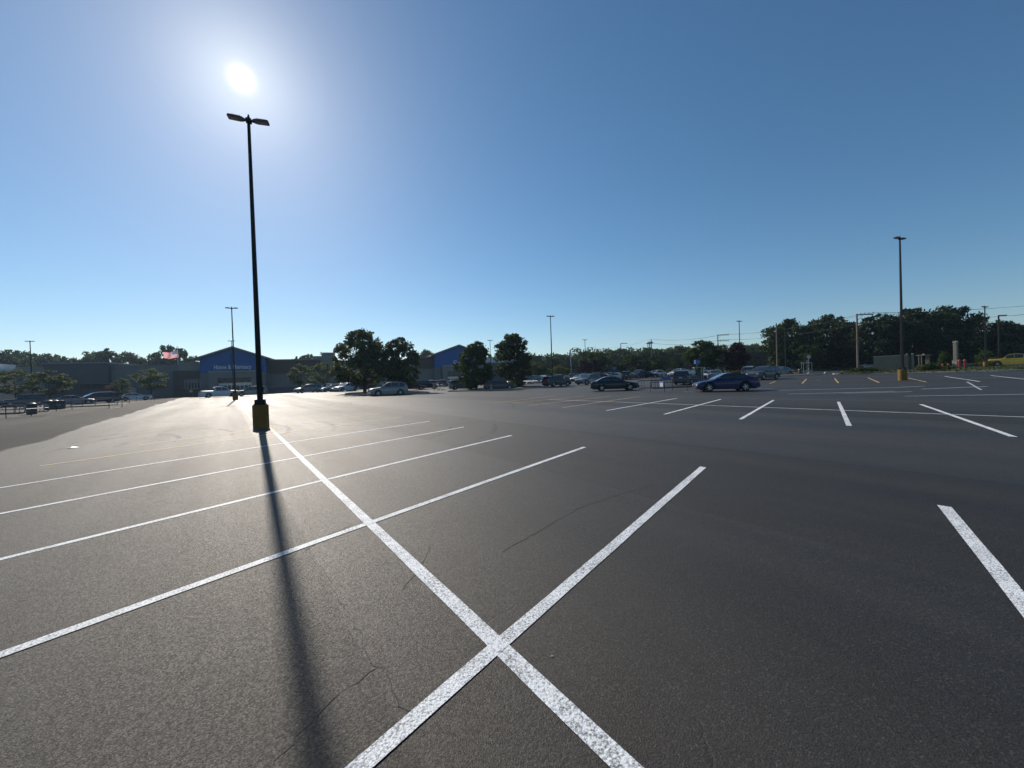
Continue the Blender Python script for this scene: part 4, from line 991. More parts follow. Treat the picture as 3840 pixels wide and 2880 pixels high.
CARS = [
 ('sedan','darkblue',2209,2393,1413,1467.5,'R','dark blue sedan driving right, alone in the aisle near the centre',-9,39.0),
 ('coupe','blue',2598,2837,1399,1471,'L','glossy deep blue coupe, the nearest car, facing left on the right side',-16,30.3),
 ('suv','silver',1386,1524,1430.5,1479,'L','silver SUV facing left under the big oaks',-15,49.5),
 ('sedan','darkgrey',1809,1936,1430,1464,'R','dark grey sedan under the two ovate trees',-5,58.0),
 ('pickup','white',762,884,1449,1487,'R','white pickup truck left of the slim light pole at the first gable',-12,70.0),
 ('suv','silver',886,1002,1444,1479,'L','silver white SUV hidden partly by the near light pole',0,68.0),
 ('van','silver',1112,1200,1440,1469,'L','silver minivan facing left, sun flashing on its windscreen',-25,78.0),
 ('suv','white',1200,1255,1432,1462,'L','white SUV at the back of the sunlit row behind the silver minivan',-34,84.0),
 ('sedan','white',1212,1262,1440,1465,'L','white sedan second in the sunlit row right of the silver minivan',-34,80.0),
 ('suv','silver',1255,1296,1434,1465,'L','silver SUV third in the sunlit row left of the white crossover',-34,80.0),
 ('sedan','grey',1262,1316,1440,1467,'L','grey sedan fourth in the sunlit row, bonnet flashing',-34,77.0),
 ('suv','white',1270,1330,1437,1468,'L','white crossover at the right end of the sunlit row',-34,76.0),
 ('pickup','darkgrey',1322,1396,1437,1470,'L','dark pickup truck between the sunlit row and the big oak trunk',10,82.0),
 ('boxy','darkgrey',35,152,1483,1519,'L','dark grey boxy SUV at the far left with a flashing rear window',-4,63.0),
 ('sedan','maroon',160,226,1486,1508,'L','dark red car partly behind the silver sedan at left',0,84.0),
 ('sedan','silver',193,356,1487,1523,'R','silver sedan beyond the left trash cans',-4,58.0),
 ('van','darkblue',328,408,1476,1518,'L','dark blue minivan right of the silver sedan at left',-15,62.0),
 ('sedan','darkgrey',398,458,1481,1508,'R','dark car with a flashing window left of the white sedan',0,76.0),
 ('sedan','white',450,560,1473,1502,'R','white sedan parked below the left young trees near the store',-4,72.0),
 ('suv','black',528,585,1468,1492,'R','black SUV right behind the white sedan near the store',0,92.0),
 ('sedan','black',560,614,1474,1493,'R','black low car under the young tree left of the brown wing',0,92.0),
 ('suv','black',622,652,1462,1481,'L','small black SUV at the left foot of the brown wing',20,104.0),
 ('sedan','blue',22,52,1489,1504,'R','small blue car at the far left edge behind the dark boxy SUV',20,98.0),
 ('sedan','white',-20,18,1500,1513,'L','white car cut by the left edge',0,86.0),
 ('sedan','black',1520,1579,1435,1460,'R','black sedan just right of the silver SUV under the oaks',0,72.0),
 ('suv','black',1577,1624,1427,1457,'R','black SUV with a bright roof edge left of the shopping carts',10,76.0),
 ('pickup','white',1603,1634,1416,1440,'B','white truck at the back, below the grocery gable left pilaster',0,106.0),
 ('suv','black',1612,1630,1422,1445,'B','black car between the white truck and the silver hatch below the grocery gable',0,98.0),
 ('suv','silver',1625,1645,1426,1446,'B','small silver car left of the maroon minivan',0,102.0),
 ('van','maroon',1643,1677,1424,1449,'B','maroon minivan seen from behind, below the grocery gable',0,94.0),
 ('sedan','maroon',1674,1694,1421,1446,'F','dark red car squeezed right of the maroon minivan',0,96.0),
 ('suv','white',1676,1700,1416,1440,'L','white car roof showing behind the dark red car below the grocery doors',0,108.0),
 ('suv','grey',1683,1785,1426,1459,'R','grey SUV partly behind the left ovate tree',-10,66.0),
 ('sedan','silver',1900,1935,1428,1446,'F','pale car seen between the two ovate tree trunks',0,84.0),
 ('sedan','grey',1942,1990,1420,1439,'L','grey low car left of the row of shopping carts',20,84.0),
 ('boxy','silver',1990,2036,1406,1434,'B','silver boxy SUV behind the row of shopping carts',30,88.0),
 ('suv','white',2024,2060,1408,1432,'B','white SUV behind the person loading the car',10,90.0),
 ('suv','darkgrey',2054,2122,1404,1444,'R','dark SUV with its tailgate raised and red cargo inside',-38,62.0),
 ('suv','silver',2082,2118,1402,1428,'B','silver SUV behind the dark SUV with the raised tailgate',10,92.0),
 ('sedan','silver',2114,2142,1404,1428,'F','silver car left of the dark boxy car in the middle rows',10,90.0),
 ('boxy','black',2136,2164,1400,1428,'F','black boxy SUV beside the white-roofed van in the middle rows',40,88.0),
 ('van','silver',2162,2212,1397,1424,'F','silver van with a long roof behind the white sedan nose, middle rows',30,92.0),
 ('sedan','white',2153,2192,1406,1427,'F','white sedan nose behind the dark crossover, middle rows',40,86.0),
 ('suv','grey',2173,2238,1401,1438,'F','dark grey crossover facing the camera left of the dark blue sedan',40,64.0),
 ('suv','silver',2222,2250,1396,1420,'F','silver SUV directly behind the dark grey crossover',-10,92.0),
 ('sedan','red',2236,2276,1404,1422,'L','red car half hidden above the roof of the dark blue sedan',20,84.0),
 ('suv','silver',2246,2276,1395,1414,'F','silver SUV at the back above the red car',-20,100.0),
 ('suv','white',2274,2298,1390,1410,'F','white-roofed car at the back row over the dark blue sedan',0,104.0),
 ('sedan','black',2262,2300,1402,1418,'L','black car between red car and white sedan in the back rows',10,92.0),
 ('sedan','white',2290,2348,1399,1424,'R','white sedan above the roof of the dark blue sedan',25,83.0),
 ('suv','grey',2302,2332,1393,1412,'F','grey SUV behind the white sedan in the middle rows',0,102.0),
 ('van','black',2331,2366,1392,1423,'B','black van right of the white sedan in the middle rows',0,80.0),
 ('sedan','black',2362,2380,1401,1420,'B','black car between the black van and the dark pickup',0,92.0),
 ('pickup','darkgrey',2373,2424,1394,1424,'F','dark grey pickup facing the camera right of the black van',32,86.0),
 ('suv','silver',2392,2418,1389,1408,'F','silver SUV behind the dark grey pickup',0,110.0),
 ('suv','silver',2414,2444,1388,1408,'F','silver SUV left of the large far white SUV',25,102.0),
 ('sedan','black',2420,2455,1399,1420,'R','black sedan in front of the far white SUV',20,86.0),
 ('suv','white',2438,2481,1386,1410,'F','large white SUV alone at the right end of the far row',38,96.0),
 ('suv','black',2498,2522,1387,1406,'F','black SUV at the far row right of the large white SUV',0,104.0),
 ('pickup','darkgrey',2504,2540,1385,1406,'F','dark far pickup beside a black SUV',35,112.0),
 ('sedan','white',2518,2548,1388,1410,'F','white car far row, left of the big dark minivan',30,92.0),
 ('suv','white',2530,2560,1392,1418,'F','white SUV just left of the big dark minivan',30,82.0),
 ('van','darkgrey',2545,2608,1385,1439,'B','large dark minivan seen from behind, right of the cart corral',16,47.0),
 ('sedan','silver',2655,2704,1384,1420,'B','silver sedan seen from behind above the blue coupe bonnet',-6,58.0),
 ('suv','white',2646,2664,1392,1410,'B','white car left of the silver sedan above the blue coupe',0,84.0),
 ('suv','silver',2790,2842,1374,1412,'B','pale SUV seen from behind right of the dark purple tree',12,64.0),
 ('suv','darkgrey',2826,2898,1379,1428,'F','dark crossover facing the camera behind the blue coupe boot',30,50.0),
 ('sedan','grey',2894,2950,1371,1404,'F','grey sedan facing the camera at the right end behind the kerb island',32,60.0),
 ('suv','white',3252,3290,1360,1390,'L','white SUV tail showing left of the block wall enclosure',20,82.0),
 ('pickup','yellow',3735,3880,1321,1367,'L','bright yellow pickup truck driving left at the right edge',-6,62.0),
 ('sedan','white',2626,2650,1418,1428,'F','white car nose showing just left of the blue coupe windscreen',0,62.0),
]
for (k, c, x0, x1, roof, base, face, lb, dl, Y) in CARS:
    o = carpx(k, c, x0, x1, roof, base, face, lb, dl, Y)
    if k == 'coupe': o.scale = (.92, 1, 1)
    if 'raised' in lb:
        S = SPEC['suv']; b = MB(); T = Matrix.Translation((-S['L']/2+.28, 0, 1.62)) @ Matrix.Rotation(R(-8), 4, 'Y')
        b.box(-1.05, 0, -.72, .72, 0, .07, T=T, bev=.02); t_ = b.build('tailgate', 'car_paint_darkgrey', o)
        b = MB(); b.box(-S['L']/2-.05, -S['L']/2+.3, -.66, .66, .72, 1.38, bev=.08); b.build('cargo', 'cargo_red', o)
    if 'yellow' in lb: o['label'] = lb
for root in CARPROTO.values():
    for o in KIDS[root]:
        for q in KIDS.get(o, []): bpy.data.objects.remove(q)
        bpy.data.objects.remove(o)
    bpy.data.objects.remove(root)

# ------------------------------------------------------------------ islands, kerbs, beds
def blob_poly(pts, n=8):            # smooth closed polygon from control points (Catmull-Rom)
    out = []; m = len(pts)
    for i in range(m):
        p0, p1, p2, p3 = (Vector(pts[(i+k-1) % m]) for k in range(4))
        for j in range(n):
            t = j / n; out.append(.5 * ((2*p1) + (-p0+p2)*t + (2*p0-5*p1+4*p2-p3)*t*t + (-p0+3*p1-3*p2+p3)*t*t*t))
    return out
def island(pts, mat, label_kind='planting_island', h=.15, smooth=True):
    q = blob_poly(pts) if smooth else [Vector(p) for p in pts]
    c = sum(q, Vector()) / len(q); b = MB(); n = len(q); v = []; f = []
    ar = sum(q[i].x*q[(i+1) % n].y - q[(i+1) % n].x*q[i].y for i in range(n)); 
    if ar < 0: q.reverse()
    for p in q: 
        ins = p + (c - p).normalized() * .15; z = gz(p.x, p.y)
        v += [(p.x, p.y, z-.12), (p.x, p.y, z+h), (ins.x, ins.y, z+h), (ins.x, ins.y, z+h-.03)]
    for i in range(n):
        j = (i+1) % n
        for k in range(3): f.append((i*4+k, j*4+k, j*4+k+1, i*4+k+1))
    b.add(v, f); kb = b.build('kerb', 'concrete_kerb'); tag(kb, kind='structure')
    v = [(c.x, c.y, gz(c.x, c.y)+h+.12)]; f = []
    for s_ in (.55, 1.0):
        for p in q:
            w = c + (p - c)*s_ ; w = w + (c - w).normalized()*(.15 if s_ == 1 else 0); v.append((w.x, w.y, gz(w.x, w.y)+h-.03 + (.1 if s_ < 1 else 0)))
    for i in range(n): j = (i+1) % n; f += [(0, 1+i, 1+j), (1+i, 1+n+i, 1+n+j, 1+j)]
    b = MB(); b.add(v, f); o = b.build(label_kind, mat, smooth=True); tag(o, kind='structure')
g0 = lambda px, Y: Vector((at(px, Y).x, at(px, Y).y, 0))
island([g0(1300, 57), g0(1400, 55.5), g0(1590, 56), g0(1600, 58.5), g0(1560, 63), g0(1400, 65), g0(1310, 62)], 'mulch')
island([g0(1690, 56.5), g0(1850, 55), g0(2040, 57), g0(2042, 59), g0(1990, 68), g0(1800, 68), g0(1700, 60)], 'mulch')
island([g0(2900, 56), g0(3062, 56.5), g0(3068, 57.3), g0(2900, 58.5), g0(2790, 58)], 'soil')
bed = [g0(3122, 57), g0(3260, 53.5), g0(3450, 49), g0(3650, 45), g0(3900, 41.5), g0(3990, 44), g0(3860, 52), g0(3660, 58), g0(3560, 62), g0(3350, 66), g0(3200, 61)]
island(bed, 'grass_ground')
# far verge, grass strip and road bank
v = []; f = []
for i in range(31):
    px = 2880 + (4100-2880)*i/30; a = at(px, 86 if px < 3300 else 74); c2 = at(px, 100)
    v += [(a.x, a.y, gz(a.x, a.y)-.1), (a.x, a.y, gz(a.x, a.y)+.14), (a.x*1.03, a.y*1.03, gz(a.x, a.y)+.3), (c2.x, c2.y, gz(c2.x, c2.y)+.6)]
for i in range(30):
    for k in range(3): f.append((i*4+k, (i+1)*4+k, (i+1)*4+k+1, i*4+k+1))
b = MB(); b.add(v, f); tag(b.build('grass_verge', 'grass_ground', smooth=True), kind='structure')
b = MB(); v = []
for px, Y in ((3665, 59), (4050, 54), (4050, 72), (3800, 74), (3690, 66)): p = at(px, Y); v.append((p.x, p.y, p.z + .03))
b.add(v, [(0, 1, 2, 3, 4)]); tag(b.build('driveway', 'driveway'), kind='structure')
gp = MB(); rs = np.random.RandomState(9)
gpts = []
for k in range(3600):
    px = rs.uniform(3150, 3960); Y = rs.uniform(50, 62) - (px - 3150)/800*9
    p = at(px, Y); gpts.append((p.x, p.y, p.z + .18 + rs.uniform(0, .16)))
for k in range(3500):
    px = rs.uniform(2900, 3320); Y = rs.uniform(87, 93); p = at(px, Y); gpts.append((p.x, p.y, p.z + .32 + rs.uniform(0, .3)))
o = bpy.data.objects.new('rough_grass', leaf_mesh('rough_grass', np.array(gpts), .12, rs, 'leaf_grass')); COL.objects.link(o)
tag(o, 'rough green grass and weeds in the planting bed and on the far verge', 'grass', kind='stuff')

# ------------------------------------------------------------------ shrubs
def shrub(px, Y, h, w, label, mat='leaf_shrub', seed=0, name='shrub', lift=.1):
    rs = np.random.RandomState(seed + 77); n = int(500 * h * w / 1.2) + 260
    p = at(px, Y); root = empty(name, (p.x, p.y, p.z + lift)); tag(root, label, 'shrub', 'shrubs in the planting beds')
    lob = rs.uniform(-1, 1, (9, 3)) * np.array([w*.38, w*.38, h*.25]) + np.array([0, 0, h*.5])
    d = rs.normal(size=(n, 3)); d /= np.linalg.norm(d, axis=1)[:, None]
    pts = lob[rs.randint(0, 9, n)] + d * np.array([w*.26, w*.26, h*.32]) * rs.uniform(.4, 1.1, n)[:, None]; pts = pts[pts[:, 2] > .02]
    c = bpy.data.objects.new('leaves', leaf_mesh('leaves', pts, .09 + .03*h, rs, mat)); COL.objects.link(c); c.parent = root
    b = MB()
    for k in range(7): e = lob[k]; b.tube([(e[0]*.15, e[1]*.15, -.1), (e[0]*.6, e[1]*.6, e[2]*.6), tuple(e)], [.03, .02, .01], 5)
    b.build('stems', 'bark', root)
for i, (px, Y, h, w, lb, mt) in enumerate(((3222, 55, .9, 1.6, 'yellow-green shrub left of the white SUV tail', 'leaf_shrub'), (3262, 55, .8, 1.8, 'dark shrub in front of the left corner of the block wall', 'leaf_linden'), (3310, 54, .45, 1.8, 'low dark shrub at the foot of the block wall', 'leaf_linden'),
    (3192, 56, .45, 1.2, 'small shrub near the kerb tip', 'leaf_shrub'), (3462, 50, .8, 1.1, 'small upright shrub just right of the wooden arbour', 'leaf_shrub'), (3488, 50, 1.1, 1.4, 'taller dark shrub left of the red bollards', 'leaf_linden'), (3520, 50, .8, 2.0, 'wide pale shrub below the two short red bollards', 'leaf_shrub'),
    (3552, 51, .6, 1.4, 'low shrub in front of the stone pylon', 'leaf_linden'), (3690, 66, 2.8, 2.4, 'tall leafy shrub left of the short light pole', 'leaf_linden'), (3715, 64, 1.4, 3.0, 'broad shrub behind the yellow base in the bed', 'leaf_shrub'), (3800, 76, 4.2, 4.5, 'large bright green bush behind the yellow truck', 'leaf_shrub'), (3850, 76, 4.4, 4.0, 'bright green bush at the right edge above the yellow truck', 'leaf_shrub'),
    (3560, 62, 2.6, 2.4, 'feathery shrub left of the stone pylon', 'leaf_linden'), (3830, 44, .3, 1.6, 'small weed clump by the kerb at the right edge', 'leaf_shrub'),
    (1418, 57.5, .7, 1.4, 'small shrub at the big oak trunk behind the silver SUV', 'leaf_linden'), (1758, 58, 2.0, 1.7, 'leafy sucker shrub at the left foot of the ovate tree', 'leaf_linden'), (1930, 60, 1.2, 2.6, 'low shrub behind the dark grey sedan', 'leaf_linden'),
    (30, 63, .9, 2.0, 'shrub at the far left edge before the dark boxy SUV', 'leaf_linden'), (2745, 66, 1.0, 3.4, 'weedy shrub below the dark purple tree', 'leaf_shrub'))):
    shrub(px, Y, h, w, lb, mt, i)

# ------------------------------------------------------------------ block wall enclosure, arbour, pylon, bollards
en = empty('block_enclosure', (0, 0, 0)); tag(en, 'tan block wall enclosure behind the right light pole', 'enclosure')
A, B = at(3276, 60), at(3430, 56.5); A.z = B.z = 0; d = (B - A); L = d.length; d.normalize(); nv = Vector((d.y, -d.x, 0))
T = Matrix(((d.x, -nv.x, 0, A.x), (d.y, -nv.y, 0, A.y), (0, 0, 1, 0), (0, 0, 0, 1))); zt = P(3300, 1338, 59.5).z; zg = .2
b = MB(); b.box(0, L*.80, 0, .25, zg, zt, T=T); b.box(0, .25, .252, 5, zg, zt, T=T); b.build('wall', 'block_wall', en)
b = MB(); b.box(-.05, L*.80+.05, -.05, .30, zt+.002, zt+.12, T=T); b.build('coping', 'concrete_kerb', en)
for k in (.80, .93):
    b = MB(); b.box(L*k+.01, L*k+.26, -.02, .26, zg, zt+.1, T=T); b.lathe([(.02, zt+.30), (.14, zt+.24), (.14, zt+.12), (.10, zt+.1)], 10, c=tuple(T @ Vector((L*k+.13, .12, 0)))); b.build('gate_post', 'block_wall', en)
b = MB(); b.box(L*.83, L*.925, .06, .14, zg+.15, zt-.08, T=T); b.build('gate', 'wall_brown', en)
p = at(3465, 57); ab = empty('wooden_arbour', p, R(20)); tag(ab, 'small wooden arbour with a flat top beam between the enclosure and the stone pylon', 'arbour')
ht = P(3465, 1331, 57).z - p.z
b = MB(); b.box(-.85, .85, -.5, .5, ht-.08, ht+.02, bev=.01); b.box(-.08, .12, -.08, .12, ht+.03, ht+.2); b.build('top_beam', 'stone_pale', ab)
for x, y in ((-.35, -.4), (.02, -.4), (.36, -.4), (-.35, .4), (.36, .4)): b = MB(); b.box(x-.06, x+.06, y-.06, y+.06, -.1, ht-.081); b.build('post', 'wood_pole', ab)
p = at(3585, 55); py_ = empty('stone_pylon', (p.x, p.y, p.z+.1), R(15)); tag(py_, 'tall pale ribbed stone pylon with a wider lower block', 'pylon'); py_.scale = (.62, .62, 1); ht = P(3585, 1281, 55).z - p.z - .1; hb = ht*.33
b = MB(); b.box(-.42, .42, -.42, .42, 0, hb-.08, bev=.02)
for k in range(5): x = -.34 + .17*k; b.box(x-.045, x+.045, -.46, -.421, .1, hb-.12); b.box(x-.045, x+.045, .421, .46, .1, hb-.12)
b.box(-.47, .47, -.47, .47, hb-.08, hb, bev=.02); b.build('base_block', 'stone_pale', py_)
b = MB(); b.box(-.27, .27, -.27, .27, hb+.002, ht-.18)
for k in range(4): x = -.21 + .14*k; b.box(x-.04, x+.04, -.31, -.271, hb+.1, ht-.2); b.box(x-.04, x+.04, .271, .31, hb+.1, ht-.2); b.box(-.31, -.271, x-.04, x+.04, hb+.1, ht-.2); b.box(.271, .31, x-.04, x+.04, hb+.1, ht-.2)
b.build('shaft', 'stone_pale', py_)
b = MB(); b.box(-.36, .36, -.36, .36, ht-.178, ht, bev=.04)
for sx in (-.26, .26): b.box(sx-.1, sx+.1, -.3, .3, ht+.002, ht+.09, bev=.03)
b.build('capital', 'stone_pale', py_)
b = MB(); b.box(-.9, 1.3, -.8, .8, -.16, .02, bev=.02); sl_ = b.build('concrete_pad', 'concrete_kerb', py_)
for (px, yt, Y, lb, rr_) in ((3535.5, 1364, 53, 'short red bollard, leftmost of the four', .09), (3557, 1363, 53, 'short red bollard next to the stone pylon on its left', .09), (3599, 1348, 54, 'tall red bollard touching the stone pylon', .12), (3619, 1347, 54, 'tall red bollard, rightmost of the four', .12)):
    p = at(px, Y); h = P(px, yt, Y).z - p.z; b = MB(); r_ = rr_
    root = empty('red_bollard', p); tag(root, lb, 'bollard', 'red bollards by the stone pylon')
    b.lathe([(r_, -.1), (r_, h*.82)], 14); b.build('post', 'red_paint', root)
    b = MB(); b.lathe([(r_*1.5, h*.821), (r_*1.5, h*.86), (r_*1.2, h*.94), (r_*.5, h), (.01, h+.01)], 14); b.build('cap', 'red_paint', root)

# ------------------------------------------------------------------ utility poles and wires
def utility(px, yt, Y, label, r=.16, arms=(), zb=None, mat='wood_pole', name='utility_pole', ybase=None):
    p = at(px, Y) if Y < 110 else Vector((P(px, 1400, Y).x, Y, .3)); h = P(px, yt, Y).z - p.z
    root = empty(name, p, 0); tag(root, label, 'utility pole', 'utility poles along the road')
    b = MB(); b.tube([(0, 0, -.3), (0, 0, h*.5), (0, 0, h)], [r*1.15, r, r*.78], 10); b.build('pole', mat, root)
    for (z, L0, L1) in arms:
        b = MB(); ax = Vector((math.cos(R(-25)), math.sin(R(-25)), 0)) 
        a_, c_ = ax*L0, ax*L1; b.tube([a_ + Vector((0, 0, h-z)), c_ + Vector((0, 0, h-z-.15))], .09, 6)
        b.tube([ax*.1 + Vector((0, 0, h-z-1.0)), ax*.9 + Vector((0, 0, h-z-.1))], .03, 5)
        k = 4
        arm = b.build('crossarm', mat, root); b = MB()
        for i in range(k): q = a_.lerp(c_, .2 + .78*i/(k-1)); b.lathe([(.04, h-z+.0), (.09, h-z+.08), (.06, h-z+.16), (.09, h-z+.22), (.02, h-z+.3)], 8, c=(q.x, q.y, 0))
        b.build('insulator', 'sign_back', arm)
    return root, Vector(p) + Vector((0, 0, h))
uA = utility(3218, 1177, 70, 'wooden utility pole with two one-sided crossarms between the big right trees', arms=((.15, .1, 2.3), (1.7, .1, 2.2)))
uB = utility(2916, 1214, 80, 'slim wooden pole at the left edge of the big right trees', r=.14)
uC = utility(2948, 1232, 78, 'dark slim pole just right of the slim wooden pole', r=.12, mat='bronze_metal')
uD = utility(2695, 1255, 118, 'pole with two one-sided crossarms above the wide green tree', arms=((.15, .1, 3.0), (1.9, .1, 3.0)))
uE = utility(2445.5, 1272, 150, 'tall bare pole beside the water tower', r=.2)
uF = utility(2232, 1308, 170, 'pole with a full crossarm above the right purple tree', r=.2, arms=((.3, -4.0, 4.6),))
uG = utility(2142, 1309, 150, 'pale bare pole above the woods right of the centre light pole', r=.18, mat='pale_steel')
uH = utility(4010, 1130, 70, 'utility pole outside the right edge carrying the wires', arms=((.15, .1, 2.3), (1.7, .1, 2.2)))
def street_lamp(px, yt, Y, label, arm=1.4):
    p = at(px, Y) if Y < 110 else Vector((P(px, 1400, Y).x, Y, .3)); h = P(px, yt, Y).z - p.z
    root = empty('street_lamp', p); tag(root, label, 'street lamp'); b = MB(); b.tube([(0, 0, -.2), (0, 0, h)], [.15, .10], 10); b.build('pole', 'bronze_metal', root)
    b = MB(); b.box(0, arm, -.12, .12, h-.08, h+.08, bev=.03); b.build('lamp_head', 'bronze_metal', root)
street_lamp(2331, 1288, 115, 'single-arm street lamp in front of the woods', 2.0); street_lamp(3748, 1183, 66, 'single-arm lamp right of the short light pole', 1.35)
# water tower
p = P(2439, 1400, 420); wt_ = empty('water_tower', (p.x, p.y, 0)); tag(wt_, 'tiny pale water tower on the skyline above the woods', 'water tower'); z1_, z2_ = P(2439, 1289, 420).z, P(2439, 1282, 420).z
b = MB(); b.lathe([(.5, z2_+.3), (3, z2_), (4.2, (z1_+z2_)/2), (3, z1_), (.8, z1_-.5)], 18); b.build('tank', 'sign_back', wt_, smooth=True)
for k in range(4):
    a = k*math.pi/2 + .5; b = MB(); b.tube([(3.2*math.cos(a), 3.2*math.sin(a), -1), (2.6*math.cos(a), 2.6*math.sin(a), z1_)], .3, 6); b.build('leg', 'sign_back', wt_)
b = MB(); b.tube([(0, 0, -1), (0, 0, z1_)], .6, 8); b.build('riser_pipe', 'sign_back', wt_)
def wire(a, c, sag, label):
    b = MB(); n = 24; b.tube([a.lerp(c, i/n) - Vector((0, 0, sag*4*(i/n)*(1-i/n))) for i in range(n+1)], .022, 5)
    tag(b.build('power_line', 'wire'), label, 'power line', 'power lines between the utility poles')
ax = Vector((math.cos(R(-25)), math.sin(R(-25)), 0))
T1, T2, T3 = uH[1], uA[1], uD[1]; TE = uE[1]; TF_ = uF[1]
lv = (('upper arm outer', -.0, 2.2), ('upper arm inner', .0, .8), ('lower arm outer', -1.55, 2.1), ('lower arm inner', -1.55, .8))
for nm, dz_, o_ in lv:
    wire(T1 + ax*o_ + Vector((0, 0, dz_)), T2 + ax*o_ + Vector((0, 0, dz_)), .5, '%s wire from the right edge to the crossarm pole' % nm)
    wire(T2 + ax*o_ + Vector((0, 0, dz_)), T3 + ax*o_ + Vector((0, 0, dz_)), 1.0, '%s wire from the crossarm pole to the pole over the wide green tree' % nm)
    wire(T3 + ax*o_ + Vector((0, 0, dz_)), TE + Vector((o_*.3, 0, dz_)), 1.0, '%s wire from the pole over the wide green tree toward the water tower' % nm)
wire(TE, TF_, 1.0, 'wire from the tall bare pole to the full crossarm pole')
wire(T1 + Vector((0, 0, -3.6)), T2 + Vector((0, 0, -3.6)), .5, 'lower cable crossing in front of the big right trees')
wire(T1 + Vector((0, 0, -5.0)), T2 + Vector((0, 0, -4.8)), .6, 'lowest cable crossing in front of the big right trees')
wire(T2 + Vector((0, 0, -4.0)), uB[1] + Vector((0, 0, -1.5)), .6, 'cable from the crossarm pole to the slim wooden pole')
wire(uG[1] + Vector((0, 0, -3)), TF_ + Vector((0, 0, -3.5)), .8, 'cable in front of the woods beside the pale bare pole')

# ------------------------------------------------------------------ cart corrals, carts, bins, signs
def corral(px, Y, az, label, L=5.4, W=1.9, sign=True, h=1.0, hoops=True):
    p = at(px, Y); root = empty('cart_corral', p, R(90 - az)); tag(root, label, 'cart corral', 'metal cart corrals')
    for s in (-1, 1):
        y = s*W/2; b = MB()
        # long loop of tube: top and bottom rail joined by a round end
        pts = [(L/2, y, h), (-L/2+.25, y, h)] + [(-L/2+.25-.25*math.sin(a)*1.0, y, h-.33+.33*math.cos(a)) for a in [math.pi*k/6 for k in range(1, 6)]] + [(-L/2+.25, y, h-.66), (L/2, y, h-.66)]
        b.tube(pts, .036, 7); b.build('side_rail', 'steel_rail', root)
        for k, x in enumerate((-L/2+1.3, 0.1, L/2-.05)):
            b = MB(); b.tube([(x, y, -.05), (x, y, h + (0.0))], .028, 7); b.build('post', 'steel_rail', root)
        if hoops:
            for k in range(2):
                x = -L/2+.50+.28*k; b = MB(); b.tube([(x, y*1.0, h), (x-.1, y, h-.1), (x-.12, y, h-.33), (x-.1, y, h-.56), (x, y, h-.66)], .02, 6); b.build('end_hoop', 'steel_rail', root)
    b = MB(); b.tube([(-L/2+.05, -W/2, h-.33), (-L/2+.05, W/2, h-.33)], .026, 7); b.build('cross_bar', 'steel_rail', root); b = MB(); b.tube([(L/2, -W/2, .06), (L/2, W/2, .06)], .02, 6); b.build('floor_bar', 'steel_rail', root)
    if sign:
        b = MB(); b.box(-L/2+1.18, -L/2+1.22, -W/2-.06, -W/2+.5, h-.62, h-.12, bev=.006); o = b.build('sign_plate', 'sign_blue', root)
        b = MB(); b.box(-L/2+1.225, -L/2+1.228, -W/2+.02, -W/2+.42, h-.52, h-.22); b.box(-L/2+1.172, -L/2+1.175, -W/2+.02, -W/2+.42, h-.54, h-.2); b.build('sign_face', 'sign_white', o)
    return root
c1 = corral(2545, 33.5, 74, 'dark tubular cart corral in the aisle left of the blue coupe', L=7.0)
corral(2540, 47, 74, 'second cart corral behind, with a blue cart sign, in front of the large dark minivan', L=6.0, sign=False)
CG = [(-55, 31, 110, 'nearest cart corral at the left edge with curved hoops', 7.0), (235, 40, -75, 'long cart corral behind the single trash can at left', 9.0), (330, 50, -70, 'cart corral in front of the silver sedan at left', 8.0), (20, 47, -65, 'cart corral behind the nearest one at the left edge', 6.0), (490, 64, -65, 'far cart corral in front of the white sedan at left', 6.0)]
for px, Y, az, lb, L in CG: corral(px, Y, az + 150, lb, L=L, sign=False)
def bin_(px, yt, yb, Y, label, w=.34):
    p = at(px, Y); h = (yb-yt)/FPX*Y; root = empty('trash_can', p, .3); tag(root, label, 'trash can', 'trash cans by the left cart corrals')
    b = MB(); b.lathe([(w*.86, 0), (w*.95, h*.05), (w, h*.72), (w*.97, h*.76)], 16); b.build('drum', 'bin_grey', root)
    b = MB(); b.lathe([(w*1.04, h*.76), (w*1.06, h*.80), (w*.9, h*.93), (w*.5, h), (.02, h*1.01)], 16); b.build('lid', 'black_plastic', root)
    b = MB(); b.box(-.16, .16, -w-.03, -w*.92, h*.40, h*.58); b.build('notice', 'sign_back', root)
bin_(117, 1519, 1562, 35, 'single trash can nearest the left edge among the corral rails')
bin_(182, 1504, 1540, 43, 'trash can, left one of the three together'); bin_(206, 1504, 1538, 44, 'trash can, middle one of the three together'); bin_(229, 1503, 1535, 44, 'trash can, right one of the three together')
bin_(3002, 1377, 1394, 70, 'lone trash can beyond the kerb island at the back right', .36)
def sign(px, yt, yb, Y, label, w, h, shape='box', face='sign_white', name='road_sign', az=None, pole_r=.035, cat='sign', back='sign_back'):
    p = at(px, Y); H = P(px, yt, Y).z - p.z; root = empty(name, p, 0.0); tag(root, label, cat)
    b = MB(); b.tube([(0, .03, -.1), (0, .03, H)], pole_r, 7); b.build('post', 'sign_back', root)
    b = MB()
    if shape == 'oct':
        v = [(w/2*math.cos(a), y, H-w/2+w/2*math.sin(a)) for y in (-.03, -.012) for a in [math.pi/8 + math.pi/4*k for k in range(8)]]
        b.add(v, [tuple(range(8)), tuple(range(15, 7, -1))] + [(k, (k+1) % 8, 8+(k+1) % 8, 8+k) for k in range(8)])
    else: b.box(-w/2, w/2, -.03, -.008, H-h, H, bev=.006)
    o = b.build('sign_plate', face, root); return root, o, H
